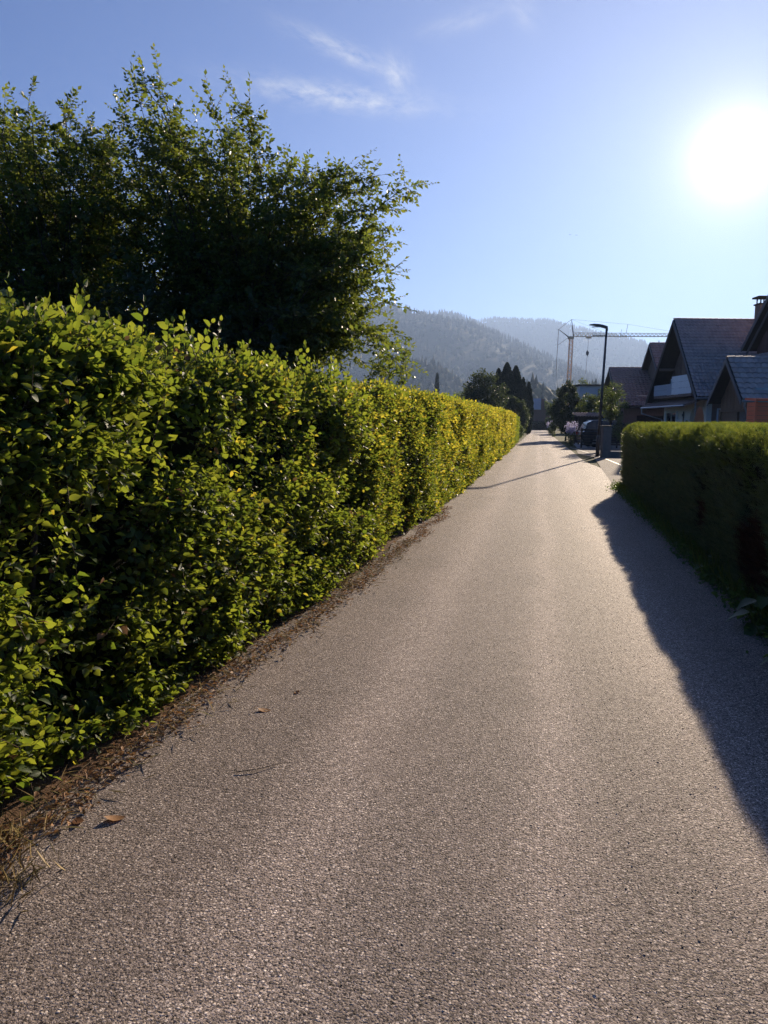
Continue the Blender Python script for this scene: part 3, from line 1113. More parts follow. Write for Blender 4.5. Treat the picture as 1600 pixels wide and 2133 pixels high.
def branch_tree(name, label, base, ends, tops, leaf, mat, twig_len=(0.35, 0.8), per=13, K=13, nparts=0, trunk_r=0.11, tpl=LEAF_MID, stems=3, dens_pow=0.5, arch=0):
    root = thing(name, label, 'tree', tuple(base))
    base = np.array(base, float)
    tb = MB()
    forks = []
    for k in range(stems):
        a = 2 * math.pi * k / stems + 0.6
        top = base + np.array([math.cos(a) * 0.9, math.sin(a) * 0.9, tops * random.uniform(0.85, 1.1)])
        mid = base + np.array([math.cos(a) * 0.25, math.sin(a) * 0.25, tops * 0.5])
        pts = bez(base + np.array([math.cos(a) * .08, math.sin(a) * .08, -0.05]), mid, top, 9)
        tb.tube(pts - base, np.linspace(trunk_r, trunk_r * 0.3, 9), 7)
        forks.append(pts)
    tag(tb.build('trunk', M['bark'], root, smooth=True))
    bb = MB()
    TB, TD, TL = [], [], []
    for ei, e in enumerate(ends):
        e = np.array(e, float)
        # leave the stem that points the right way
        pts = min(forks, key=lambda q: np.linalg.norm(q[-1, :2] - e[:2])) if ei < 6 else forks[random.randrange(len(forks))]
        hz_ = random.uniform(0.7, 1.0) * min(max(0.45, (e[2] - 0.8 - base[2]) / max(0.1, tops) * 0.6), 0.95)
        st = pts[int(hz_ * 8)]
        L = np.linalg.norm(e - st)
        lift = (0.62 if ei < arch else 0.5) * np.linalg.norm((e - st)[:2])
        st = st + np.array([0, 0, 0.0])
        ctl = st * 0.45 + e * 0.55 + np.array([0, 0, lift]) + rng.normal(0, 0.10, 3) * L * 0.5
        m = 12
        p = bez(st, ctl, e, m) + np.concatenate([np.zeros((1, 3)), rng.normal(0, 0.025, (m - 1, 3))])
        bb.tube(p - base, np.linspace(0.009 + 0.004 * L, 0.002, m), 4, cap=False)
        cnt = max(3, int(per * (0.35 + L / 3.0)))
        t = rng.random(cnt) ** dens_pow * 0.98
        t[0] = 1.0
        i = np.minimum((t * (m - 1)).astype(int), m - 2)
        fr = (t * (m - 1) - i)[:, None]
        q = p[i] * (1 - fr) + p[i + 1] * fr
        tang = nrm(p[i + 1] - p[i])
        dd = nrm(tang * 0.4 + rng.normal(0, 0.65, (cnt, 3)) * np.array([1, 1, 0.6]))
        dd[0] = tang[0]
        TB.append(q); TD.append(dd)
        TL.append(rng.uniform(*twig_len, cnt) * (1.0 - 0.35 * t))
    tag(bb.build('branches', M['bark'], root), kind='stuff')
    TB, TD, TL = np.concatenate(TB), np.concatenate(TD), np.concatenate(TL)
    T, Rm, S, ti = grow_sprays(TB, TD, TL, K, leaf, jitter=0.6, spread=0.8, droop=0.15)
    if nparts:
        kp = leaf_object_parts(root, LEAF_MID, mat, T, Rm, S, nparts)
        T, Rm, S = T[kp], Rm[kp], S[kp]
    o = link('crown', scatter_mesh('crown', tpl, Rm, T - base, S, mat), root)
    tag(o, kind='stuff')
    tag(link('twigs', twig_mesh('twigs', TB - base, TD, TL, 0.0035, M['twig']), root), kind='stuff')
    return root


def px_pt(px, py, Y):
    x, z = ray_at_y(px, py, Y)
    return (x, Y, z)


def fill_ends(c, r, n, zmin=1.9, shell=0.55):
    out = []
    while len(out) < n:
        d = rng.normal(size=3)
        d /= np.linalg.norm(d)
        rr = rng.uniform(shell, 1.0) ** (1 / 2)
        p = np.array(c) + d * np.array(r) * rr
        if p[2] > zmin:
            out.append(p)
    return out


def poly_ends(poly, n, y0, y1, seed):
    rg_ = np.random.default_rng(seed)
    P = np.array(poly, float)
    out = []
    while len(out) < n:
        x, y = rg_.uniform(P[:, 0].min(), P[:, 0].max()), rg_.uniform(P[:, 1].min(), P[:, 1].max())
        ins = False
        j = len(P) - 1
        for i in range(len(P)):
            if (P[i, 1] > y) != (P[j, 1] > y) and x < (P[j, 0] - P[i, 0]) * (y - P[i, 1]) / (P[j, 1] - P[i, 1]) + P[i, 0]:
                ins = not ins
            j = i
        if ins:
            out.append(px_pt(x, y, rg_.uniform(y0, y1)))
    return out


# outline of the crown as seen from the lane, each point with its own distance
ends = [px_pt(q[0], q[1] + (22 if q[1] < 360 else 0), q[2]) for q in ((298, 140, 10.6), (332, 142, 10.9), (285, 175, 10.4), (250, 215, 10.8), (310, 200, 11.2), (370, 225, 11.0), (440, 190, 11.0), (488, 178, 11.2), (520, 205, 11.2), (495, 240, 11.4), (470, 275, 10.6),
                            (545, 290, 11.3), (560, 300, 11.6), (610, 328, 11.8), (600, 350, 11.2), (700, 340, 11.8), (745, 325, 12.0), (800, 360, 12.0), (868, 382, 12.2), (790, 385, 12.2), (800, 432, 12.0), (760, 425, 11.6), (785, 475, 12.2),
                            (805, 505, 12.3), (822, 568, 12.4), (800, 600, 12.2), (790, 545, 11.8), (815, 640, 12.6), (835, 700, 12.8), (850, 745, 13.0), (830, 760, 12.8), (790, 700, 12.0), (770, 640, 11.6), (760, 750, 12.2),
                            (700, 720, 11.4), (720, 600, 11.2), (700, 500, 11.0), (650, 420, 11.0), (640, 560, 10.6), (600, 660, 10.4), (560, 440, 10.6), (520, 350, 10.6), (420, 300, 10.2), (350, 290, 10.4), (640, 720, 11.0))]
ends += poly_ends([(180, 290), (250, 250), (330, 235), (430, 250), (520, 290), (600, 350), (700, 370), (775, 430), (795, 560), (805, 740), (180, 740)], 210, 10.6, 13.4, 4)
ends += poly_ends([(330, 420), (600, 430), (720, 460), (780, 560), (790, 740), (330, 740)], 90, 10.6, 13.0, 8)
branch_tree('fruit_tree', 'tall bushy fruit tree with arching branches reaching right above the left hedge', (-4.9, 12.2, 0), ends, 4.2, 0.078, M['plum'], twig_len=(0.3, 0.75), per=19, K=12, trunk_r=0.07, stems=5, arch=45, nparts=150, tpl=LEAF_LO)
ends = [px_pt(q[0], q[1] + (22 if q[1] < 360 else 0), q[2]) for q in ((5, 190, 11.2), (62, 172, 11.0), (35, 215, 10.8), (130, 215, 11.2), (148, 200, 11.2), (185, 240, 11.2), (110, 265, 10.8), (60, 280, 10.6), (215, 290, 11.0), (160, 310, 10.6), (-60, 200, 11.2), (-120, 260, 11.0), (20, 340, 10.2))]
ends += poly_ends([(-250, 300), (-100, 250), (60, 230), (170, 255), (260, 300), (330, 420), (330, 720), (-250, 720)], 210, 10.6, 13.4, 5)
branch_tree('fruit_tree', 'bushy fruit tree at the left picture edge, left of the tall one', (-8.2, 12.4, 0), ends, 4.0, 0.078, M['plum'], twig_len=(0.3, 0.75), per=19, K=12, trunk_r=0.07, stems=5, arch=13, nparts=60, tpl=LEAF_LO)
# dense dark shrub under them, just behind the hedge
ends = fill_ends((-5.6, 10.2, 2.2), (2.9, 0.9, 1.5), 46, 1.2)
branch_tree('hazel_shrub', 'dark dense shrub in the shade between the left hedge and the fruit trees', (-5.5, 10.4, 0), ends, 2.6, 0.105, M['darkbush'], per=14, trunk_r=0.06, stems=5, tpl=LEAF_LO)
ends = fill_ends((-2.95, 14.6, 2.1), (0.55, 1.2, 1.0), 18, 1.2)
branch_tree('hazel_shrub', 'low shrub drooping over the hedge top at the right foot of the tall fruit tree', (-3.0, 14.6, 0), ends, 2.0, 0.08, M['plum'], per=12, trunk_r=0.05, stems=4, tpl=LEAF_LO)


# ------------------------------------------------------------------ trees and bushes farther down the lane
def clump_tree(name, label, cat, base, h, rad, nclump, per, leaf, mat, trunk_h=None, trunk_r=0.1, group=None, zlow=0.12, squash=1.0, top_narrow=0.0):
    root = thing(name, label, cat, tuple(base), group=group)
    th = trunk_h if trunk_h is not None else h * 0.3
    mb = MB()
    mb.tube([(0, 0, -0.05), (0.03, 0.02, th * 0.6), (-0.02, 0.03, th), (0.04, 0, h * 0.8)], [trunk_r, trunk_r * 0.8, trunk_r * 0.6, 0.02], 6)
    mb.build('trunk', M['bark'], root, smooth=True)
    z0 = h * zlow
    cz, rz = (h + z0) / 2, (h - z0) / 2
    cen = []
    limb = MB()
    for i in range(nclump):
        d = rng.normal(size=3)
        d /= np.linalg.norm(d)
        rr = rng.uniform(0.35, 1.0) ** 0.6
        p = np.array([d[0] * rad * rr, d[1] * rad * rr * squash, d[2] * rz * rr])
        p[:2] *= 1 - top_narrow * np.clip(p[2] / rz, 0, 1)
        p *= rng.uniform(0.82, 1.05)
        p[2] += cz
        cen.append(p)
        if i % 3 == 0:
            limb.tube([(0, 0, max(0.1, min(th, p[2] * 0.6))), tuple(p * np.array([.5, .5, .85])), tuple(p)], [trunk_r * 0.35, trunk_r * 0.2, 0.01], 4, cap=False)
    tag(limb.build('limbs', M['bark'], root), kind='stuff')
    cen = np.array(cen)
    cr = 0.40 * rad / max(1, nclump / 22) ** 0.33
    n = nclump * per
    off = rvec(n) * (rng.random(n) ** 0.5 * cr)[:, None]
    ci = np.repeat(np.arange(nclump), per)
    T = cen[ci] + off
    out = nrm(T - np.array([0, 0, cz]))
    nn = nrm(out * 0.4 + np.array([0, 0, 0.6]) + rng.normal(0, 0.6, (n, 3)))
    d = nrm(rng.normal(size=(n, 3)) + out * 0.5 - np.array([0, 0, 0.3]))
    ok = T[:, 2] > 0.05
    o = link('crown', scatter_mesh('crown', LEAF_LO, frames(d, nn)[ok], T[ok], leaf * rng.uniform(0.6, 1.2, n)[ok], mat), root)
    tag(o, kind='stuff')
    return root


def column_conifer(label, base, h, rad, n, leaf, mat, group=None, name='column_conifer'):
    root = thing(name, label, 'conifer', tuple(base), group=group)
    MB().tube([(0, 0, -0.05), (0, 0, h * 0.5), (0, 0, h * 0.93)], [0.11, 0.07, 0.01], 6).build('trunk', M['bark'], root)
    z = rng.random(n) ** 0.85
    a = rng.random(n) * 2 * math.pi
    prof = np.minimum(1.0, 0.55 + z * 1.6) * np.clip((1 - z) * 2.2, 0, 1) ** 0.75
    rr = rad * prof * (0.62 + 0.42 * rng.random(n) ** 0.5) * (0.86 + 0.28 * fbm(a * 1.3 + base[0], z * 7, 2))
    T = np.stack([rr * np.cos(a), rr * np.sin(a), 0.05 + z * (h - 0.1)], -1)
    out = np.stack([np.cos(a), np.sin(a), 0 * a], -1)
    d = nrm(out * 0.35 + np.array([0, 0, 1.0]) + rng.normal(0, 0.22, (n, 3)))
    nn = nrm(out + rng.normal(0, 0.45, (n, 3)))
    tag(link('crown', scatter_mesh('crown', LEAF_LO, frames(d, nn), T, leaf * rng.uniform(0.7, 1.25, n), mat), root), kind='stuff')
    prof_ = [(0.3, 0.5), (0.75, 0.8), (0.72, 0.35), (0.5, 0.12), (0.15, 0)]
    return root


clump_tree('round_tree', 'rounded green tree behind the far end of the left hedge', 'tree', (-5.4, 76.4, 0), 6.7, 2.35, 85, 150, 0.21, M['darkbush'], 1.6, 0.16, zlow=0.2)
clump_tree('round_tree', 'small tree peeking out at the left side of the rounded one', 'tree', (-7.6, 80.5, 0), 5.4, 1.3, 26, 80, 0.2, M['bush'], 1.5, 0.1, zlow=0.25)
column_conifer('tallest dark columnar conifer of the group left of the lane', (-4.05, 97.8, 0), 8.95, 1.5, 8000, 0.26, M['thuja'], 'columnar conifers')
column_conifer('second tallest dark columnar conifer, just right of the tallest', (-2.95, 98.4, 0), 8.6, 1.3, 7000, 0.26, M['thuja'], 'columnar conifers')
column_conifer('short dark columnar conifer at the left of the tallest', (-5.15, 98.8, 0), 8.3, 1.0, 5500, 0.26, M['thuja'], 'columnar conifers')
column_conifer('slim dark columnar conifer, second from the lane', (-2.0, 99.5, 0), 7.2, 0.6, 3500, 0.24, M['thuja'], 'columnar conifers')
column_conifer('slim dark columnar conifer nearest the lane', (-1.28, 100.5, 0), 6.7, 0.6, 3500, 0.24, M['thuja'], 'columnar conifers')
column_conifer('thin dark spire of a lone conifer rising above the left hedge', (-34.5, 260, 0), 17.5, 0.7, 2500, 0.8, M['thuja'])
clump_tree('dark_bush', 'big dark bush below the columnar conifers on the left lane edge', 'bush', (-2.55, 84.5, 0), 4.4, 1.75, 85, 150, 0.18, M['darkbush'], 0.6, 0.1, zlow=0.02)
clump_tree('lane_bush', 'pale yellow-green bush on the left lane edge below the dark bush', 'bush', (-1.75, 96.0, 0), 3.1, 0.62, 26, 90, 0.15, M['bush'], 0.5, 0.05, zlow=0.02)
clump_tree('lane_bush', 'loose small bush just past the end of the left hedge', 'bush', (-2.0, 66, 0), 1.9, 0.55, 20, 80, 0.11, M['bush'], 0.3, 0.04, zlow=0.02)
clump_tree('lane_bush', 'low grassy bush at the left lane edge beyond the loose small bush', 'bush', (-1.75, 75, 0), 1.5, 0.5, 18, 80, 0.10, M['bush'], 0.3, 0.04, zlow=0.02)
clump_tree('lane_bush', 'large dark leafy bush on the right lane edge before the crane', 'bush', (2.45, 68.5, 0), 5.1, 1.45, 90, 170, 0.18, M['darkbush'], 0.8, 0.09, zlow=0.02)
clump_tree('lane_bush', 'olive green bush between the large dark bush and the small garden tree', 'bush', (4.2, 66.5, 0), 4.0, 1.25, 60, 150, 0.16, M['bush'], 0.8, 0.09, zlow=0.05)
clump_tree('garden_tree', 'small round garden tree with light leaves behind the street lamp', 'tree', (4.25, 46.6, 0), 3.95, 0.86, 46, 120, 0.085, M['bush'], 1.5, 0.05, zlow=0.38)
clump_tree('garden_shrub', 'bright green shrub right of the gate pillar in front of the car', 'bush', (4.75, 44.6, 0), 1.95, 0.55, 24, 90, 0.075, M['bush'], 0.5, 0.03, zlow=0.18)
clump_tree('lane_bush', 'dark bush at the far end of the lane beside the brown building', 'bush', (2.4, 128, 0), 5.2, 1.2, 30, 90, 0.26, M['darkbush'], 0.8, 0.1, zlow=0.02)
clump_tree('lane_bush', 'dark bush by the red-brown gable, left of the garden tree foot', 'bush', (5.3, 60, 0), 3.6, 0.9, 28, 90, 0.14, M['darkbush'], 0.8, 0.06, zlow=0.02)
clump_tree('round_tree', 'pale far tree above the white far house', 'tree', (9.8, 190, 0), 12.5, 3.0, 40, 80, 0.5, M['bush'], 3, 0.2, zlow=0.2)
clump_tree('round_tree', 'small far tree right of the blue-grey sheet roof', 'tree', (1.6, 172, 0), 6.6, 1.5, 26, 70, 0.35, M['bush'], 1.6, 0.12, zlow=0.2)

# second hedge length beyond the hornbeam hedge
h2 = thing('privet_hedge', 'short clipped green hedge continuing past the hornbeam hedge', 'hedge', (-2.05, 56, 0))
n = 7000
yy_ = rng.uniform(50.3, 62, n)
s_l = rng.random(n) * 2.7
fx = np.where(s_l < 1.95, 0.0, -(s_l - 1.95))
fz = np.where(s_l < 1.95, s_l, 1.95)
T = np.stack([fx + 0.5 + rng.normal(0, 0.05, n), yy_ - 56, fz + rng.normal(0, 0.04, n)], -1)
ok = T[:, 2] > 0.04
d = nrm(np.array([0.6, 0, 0.6]) + rng.normal(0, 0.5, (n, 3)))
nn = nrm(np.array([0.2, 0, 0.8]) + rng.normal(0, 0.5, (n, 3)))
tag(link('foliage', scatter_mesh('foliage', LEAF_LO, frames(d, nn)[ok], T[ok], 0.10 * rng.uniform(0.6, 1.2, n)[ok], M['hornbeam']), h2), kind='stuff')
core_mesh('shade_core', 50.3, 61.9, 0.5, lambda y: -1.55 + 0 * y, lambda y: 1.95 + 0 * y, 0.9, 0.10, 0.05, M['core'], h2, (-2.05, 56, 0))  # dark slab added behind the leaves, shade in its colour

h3 = thing('end_hedge', 'dark clipped hedge closing the far end of the lane', 'hedge', (0.35, 161.5, 0))
n = 3500
T = np.stack([rng.uniform(-2.2, 2.2, n), -0.6 + rng.normal(0, 0.06, n), rng.random(n) * 1.6], -1)
top = rng.random(n) < 0.3
T[top, 1] = rng.uniform(-0.6, 0.6, top.sum())
T[top, 2] = 1.6 + rng.normal(0, 0.05, top.sum())
T[:, 2] = np.maximum(T[:, 2], 0.05)
d, nn = nrm(np.array([0, -0.6, 0.6]) + rng.normal(0, 0.5, (n, 3))), nrm(np.array([0, -.4, 0.8]) + rng.normal(0, 0.5, (n, 3)))
tag(link('foliage', scatter_mesh('foliage', LEAF_LO, frames(d, nn), T, 0.2 * rng.uniform(0.6, 1.2, n), M['thuja']), h3), kind='stuff')
MB().box(-2.1, 2.1, -0.5, 0.5, 0.05, 1.52).build('shade_core', M['core'], h3)  # plain dark box added as painted inner shade


# ------------------------------------------------------------------ flowering plants
def flower_plant(name, label, base, h, rad, nst, mat, nf, psz):
    root = thing(name, label, 'plant', base)
    mb = MB()
    T, D = [], []
    LT = []
    for i in range(nst):
        a, q = random.uniform(0, 6.28), random.uniform(0, 1) ** 0.5
        tx, ty = math.cos(a) * rad * q, math.sin(a) * rad * q
        hh = h * random.uniform(0.72, 1.0)
        mb.tube([(tx * .3, ty * .3, -0.02), (tx * .7, ty * .7, hh * .6), (tx, ty, hh)], [0.008, 0.006, 0.003], 4, cap=False)
        for k in range(nf):
            z = hh * random.uniform(0.62, 1.0)
            s = 0.05 + 0.06 * (1 - (z / hh))
            T.append((tx * (z / hh) + random.gauss(0, s), ty * (z / hh) + random.gauss(0, s), z))
        for k in range(10):
            z = hh * random.uniform(0.05, 0.68)
            LT.append((tx * (z / hh) + random.gauss(0, .07), ty * (z / hh) + random.gauss(0, .07), max(0.04, z)))
    mb.build('stems', M['grass'], root)
    T, LT = np.array(T), np.array(LT)
    tag(link('flowers', scatter_mesh('flowers', LEAF_LO, frames(rvec(len(T)), rvec(len(T))), T, psz * rng.uniform(0.7, 1.3, len(T)), mat), root), kind='stuff')
    tag(link('leaves', scatter_mesh('leaves', LEAF_LO, frames(nrm(rvec(len(LT)) + np.array([0, 0, .2])), nrm(rvec(len(LT)) * .6 + np.array([0, 0, 1]))), LT, 0.15 * rng.uniform(0.6, 1.2, len(LT)), M['bush']), root), kind='stuff')


flower_plant('flowering_plant', 'tall lilac flowering plant at the lane edge before the slat fence', (2.32, 53.8, 0), 1.75, 0.42, 26, M['lilac'], 26, 0.095)
flower_plant('flowering_plant', 'pale flowering plant on the right lane edge, far left of the lilac one', (1.75, 86, 0), 1.6, 0.55, 22, M['whitepetal'], 12, 0.11)
flower_plant('flowering_plant', 'faint lilac flowers near the lane end below the far lamp', (1.55, 97, 0), 1.9, 0.5, 20, M['lilac'], 14, 0.13)

# ------------------------------------------------------------------ street lamps
lamp = thing('street_lamp', 'slim anthracite street lamp with a curved flat head beside the gate pillar', 'street lamp', (2.86, 37.3, 0))
MB().tube([(0, 0, -0.05), (0.0, 0, 0.9), (0.02, 0, 1.0)], [0.095, 0.095, 0.07], 12).build('pole_base', M['lampmetal'], lamp, smooth=True)
MB().tube([(0.02, 0, 0.98), (0.09, 0, 3.5), (0.16, 0, 5.98)], [0.068, 0.06, 0.05], 12).build('pole', M['lampmetal'], lamp, smooth=True)
MB().box(-0.075, -0.06, -0.04, 0.04, 0.45, 0.75).build('service_door', M['metal'], lamp)
head = MB()
prof = [(0.22, 5.93, 0.06), (0.20, 6.04, 0.08), (0.02, 6.10, 0.13), (-0.2, 6.155, 0.15), (-0.42, 6.185, 0.13), (-0.60, 6.185, 0.08), (-0.66, 6.175, 0.03)]
for i, (x, z, wd) in enumerate(prof):
    tk = [0.12, 0.14, 0.13, 0.11, 0.085, 0.05, 0.02][i]
    head.v += [(x, -wd, z - tk * .5), (x, wd, z - tk * .5), (x, wd * .8, z + tk * .5), (x, -wd * .8, z + tk * .5)]
for i in range(len(prof) - 1):
    for k in range(4):
        head.f.append((i * 4 + k, i * 4 + (k + 1) % 4, i * 4 + 4 + (k + 1) % 4, i * 4 + 4 + k))
head.f += [(0, 1, 2, 3), tuple(len(prof) * 4 - 4 + k for k in (3, 2, 1, 0))]
hd = head.build('lamp_head', M['lampmetal'], lamp, bevel=0.01)
MB().box(-0.5, -0.05, -0.08, 0.08, 6.07, 6.10).build('lens', M['clearlens'], hd)

l2 = thing('street_lamp', 'tiny far street lamp near the end of the lane', 'street lamp', (2.0, 130, 0))
MB().tube([(0, 0, -0.05), (0, 0, 3.9)], [0.06, 0.045], 8).build('pole', M['metal'], l2)
MB().box(-0.45, 0.1, -0.1, 0.1, 3.9, 3.99).build('lamp_head', M['metal'], l2, bevel=0.02)

# ------------------------------------------------------------------ tower crane
crane = thing('tower_crane', 'slender tower crane with orange lattice mast and long jib', 'crane', (7.6, 208.5, 0), YAW)


def lattice(mb, p0, p1, w0, w1, n, bar, axis_z=True):
    """square lattice beam from p0 to p1"""
    p0, p1 = Vector(p0), Vector(p1)
    d = (p1 - p0).normalized()
    a = Vector((0, 1, 0)) if abs(d.y) < 0.9 else Vector((1, 0, 0))
    b = d.cross(a).normalized()
    cor = lambda t, k: p0 + (p1 - p0) * t + (a * (1 if k in (0, 1) else -1) + b * (1 if k in (0, 3) else -1)) * ((w0 * (1 - t) + w1 * t) / 2)
    for k in range(4):
        mb.tube([cor(0, k), cor(1, k)], bar, 4)
    for i in range(n):
        t0, t1 = i / n, (i + 1) / n
        for k in range(4):
            kk = (k + 1) % 4
            if i % 2:
                k, kk = kk, k
            mb.tube([cor(t0, k), cor(t1, kk)], bar * 0.75, 3, cap=False)


mm = MB()
lattice(mm, (0, 0, 0.8), (0.35, 0, 23.6), 1.0, 0.85, 44, 0.08)
mm.build('mast', M['craneor'], crane)
MB().box(-1.6, 1.6, -1.6, 1.6, 0.0, 0.8).box(-2.4, -1.2, -1.2, 1.2, 0.8, 2.6).build('base_ballast', M['concrete'], crane)
MB().box(-0.5, 0.95, -0.5, 0.5, 23.6, 24.3).build('slewing_platform', M['craneor'], crane, bevel=0.05)
jb = MB()
# triangular jib: two lower chords, one upper chord
J0, J1, zj = 0.9, 33.0, 24.25
for (y, z) in ((-0.42, zj), (0.42, zj), (0, zj + 1.0)):
    jb.tube([(J0, y, z), (J1, y, z + (0.35 if z == zj else 0.1))], 0.075, 4)
nb = 30
for i in range(nb):
    xa, xb = J0 + (J1 - J0) * i / nb, J0 + (J1 - J0) * (i + 1) / nb
    xm = (xa + xb) / 2
    za, zb_ = zj + 0.35 * i / nb, zj + 0.35 * (i + 1) / nb
    zt = zj + 1.0 + 0.1 * (i + .5) / nb
    for y in (-0.42, 0.42):
        jb.tube([(xa, y, za), (xm, 0, zt)], 0.06, 3, cap=False)
        jb.tube([(xm, 0, zt), (xb, y, zb_)], 0.06, 3, cap=False)
    jb.tube([(xa, -0.42, za), (xb, 0.42, zb_)], 0.035, 3, cap=False)
jb.build('jib', M['cranewh'], crane)
MB().tube([(0.9, -0.3, 24.4), (0.25, 0, 28.7)], 0.09, 4).tube([(0.9, 0.3, 24.4), (0.25, 0, 28.7)], 0.09, 4).build('tower_peak', M['cranedk'], crane)
MB().tube([(-0.3, -0.3, 24.1), (-3.1, 0, 26.1)], 0.09, 4).tube([(-0.3, 0.3, 24.1), (-3.1, 0, 26.1)], 0.09, 4).tube([(-0.5, 0, 24.0), (-3.1, 0, 22.0)], 0.06, 4).build('counter_strut', M['cranedk'], crane)
MB().tube([(0.25, 0, 28.7), (-3.1, 0, 26.1)], 0.06, 4).build('tie_rod', M['cranedk'], crane)
MB().tube([(-3.1, 0, 26.1), (-3.25, 0, 20.0), (-3.35, 0, 15.5)], 0.085, 4).build('guy_rod', M['cranedk'], crane)
MB().tube([(-3.35, 0, 15.5), (-1.8, 0, 2.6)], 0.035, 4).build('guy_rope', M['cranedk'], crane)
MB().tube([(0.25, 0, 28.7), (15.2, 0, 27.6)], 0.028, 4).build('pendant_line', M['cranedk'], crane)
MB().tube([(15.2, 0, 27.6), (30, 0, 25.4)], 0.028, 4).build('pendant_line', M['cranedk'], crane)
MB().tube([(0.25, 0, 28.7), (9.5, 0, 25.3)], 0.022, 4).build('pendant_line', M['cranedk'], crane)
MB().tube([(14.8, 0, 25.2), (15.2, 0, 27.7)], 0.06, 4).build('jib_post', M['cranedk'], crane)
MB().tube([(13.3, 0, 24.4), (13.6, 0, 26.3)], 0.05, 4).tube([(12.9, 0, 25.4), (14.5, 0, 24.4)], 0.06, 4).build('jib_hinge', M['cranedk'], crane)
MB().box(4.3, 5.6, -0.5, 0.5, 23.85, 24.15).build('trolley', M['craneor'], crane, bevel=0.04)
MB().tube([(4.95, 0, 23.9), (4.75, 0, 20.6)], 0.022, 4).tube([(5.05, 0, 23.9), (4.85, 0, 20.6)], 0.022, 4).build('hoist_rope', M['cranedk'], crane)
hk = MB().tube([(4.8, 0, 20.7), (4.8, 0, 20.3), (4.8, 0, 19.7), (4.8, 0, 19.3)], [0.1, 0.38, 0.38, 0.1], 8).build('hook_block', M['cranedk'], crane)
MB().tube([(4.8, 0, 19.4), (4.55, 0, 14.6)], 0.05, 4).build('sling', M['cranedk'], crane)
MB().box(6.0, 9.6, -0.3, 0.3, 24.55, 24.72).build('jib_motor', M['cranedk'], crane)


# ------------------------------------------------------------------ roofs of single tiles
def tile_mesh(name, w_, l_, mat, waves=1, wh=0.035, lift=0.055):
    mb = MB()
    na = 5
    pts = [i / (na - 1) for i in range(na)]
    prof = [wh * (0.5 - 0.5 * math.cos(2 * math.pi * waves * p)) for p in pts]
    for yv, dz in ((0.0, 0.0), (l_ * 1.10, lift), (l_ * 1.10, lift - 0.060)):
        for p, z in zip(pts, prof):
            mb.v.append(((p - 0.5) * w_ * 1.02, -yv, z + dz))
    for r in range(2):
        for i in range(na - 1):
            mb.f.append((r * na + i, r * na + i + 1, (r + 1) * na + i + 1, (r + 1) * na + i))
    me = mb.mesh(name, mat, fix=False)
    me.update()
    return me


def slope(roof, ridge0, along, down, length, run, tw, tl, mat, nparts, seen=True, waves=1, wh=0.05):
    """tiles on one roof slope. ridge0: start of the ridge edge, along/down unit vectors in the parent's frame"""
    along, down = Vector(along).normalized(), Vector(down).normalized()
    nor = along.cross(-down)
    if nor.z < 0:
        nor = -nor
    me = tile_mesh('roof_tile', tw, tl, mat, waves, wh)
    nx, ny = max(1, round(length / tw)), max(1, round(run / tl))
    tw2, tl2 = length / nx, run / ny
    cells = []
    wmat = roof.parent.matrix_basis @ roof.matrix_basis if roof.parent else roof.matrix_basis
    for j in range(ny):
        for i in range(nx):
            p = Vector(ridge0) + along * ((i + 0.5) * tw2) + down * (j * tl2) + nor * (0.035 + random.uniform(-.003, .004))
            cells.append(p)
    P = np.array([wmat @ p for p in cells])
    px, py, z = project(P)
    vis = (px > -10) & (px < 1612) & (z > 1)
    score = np.where(vis & seen, 1.0 / z, 0)
    order = np.argsort(-score)
    chosen = set(int(i) for i in order[:nparts] if score[i] > 0)
    X, Y, Z = along, -down, nor
    if X.cross(Y).dot(Z) < 0:
        X = -X
    base = Matrix((X, Y, Z)).transposed()
    rest = MB()
    for i, p in enumerate(cells):
        tilt = Matrix.Rotation(random.uniform(-.012, .012), 3, 'Z') @ Matrix.Rotation(random.uniform(-.01, .01), 3, 'X')
        mt = (base @ tilt).to_4x4()
        mt.translation = p
        if i in chosen:
            link('roof_tile', me, roof, None, mt)
        else:
            b = len(rest.v)
            rest.v += [tuple(mt @ v.co) for v in me.vertices]
            rest.f += [tuple(b + k for k in f.vertices) for f in me.polygons]
    if rest.v:
        o = link('roof_tiles', rest.mesh('roof_tiles', mat, fix=False), roof)
        tag(o, kind='stuff')


def ridge_caps(roof, p0, p1, mat, step=0.38, r=0.10):
    p0, p1 = Vector(p0), Vector(p1)
    n = max(2, round((p1 - p0).length / step))
    d = (p1 - p0) / n
    mb = MB()
    k = 6
    for t, rr in ((0, r * 0.86), (1, r * 1.08)):
        for i in range(k + 1):
            a = math.pi * i / k
            q = d.normalized() * (d.length * 1.06 * t)
            side = Vector((0, 0, 1)).cross(d).normalized()
            mb.v.append(tuple(q + side * math.cos(a) * rr + Vector((0, 0, math.sin(a) * rr * 0.9 - 0.02))))
    for i in range(k):
        mb.f.append((i, i + 1, k + 2 + i, k + 1 + i))
    mb.f.append(tuple(range(k + 1, 2 * k + 2)))
    me = mb.mesh('ridge_tile', mat)
    for i in range(n):
        link('ridge_tile', me, roof, None, Matrix.Translation(p0 + d * i + Vector((0, 0, 0.05))))


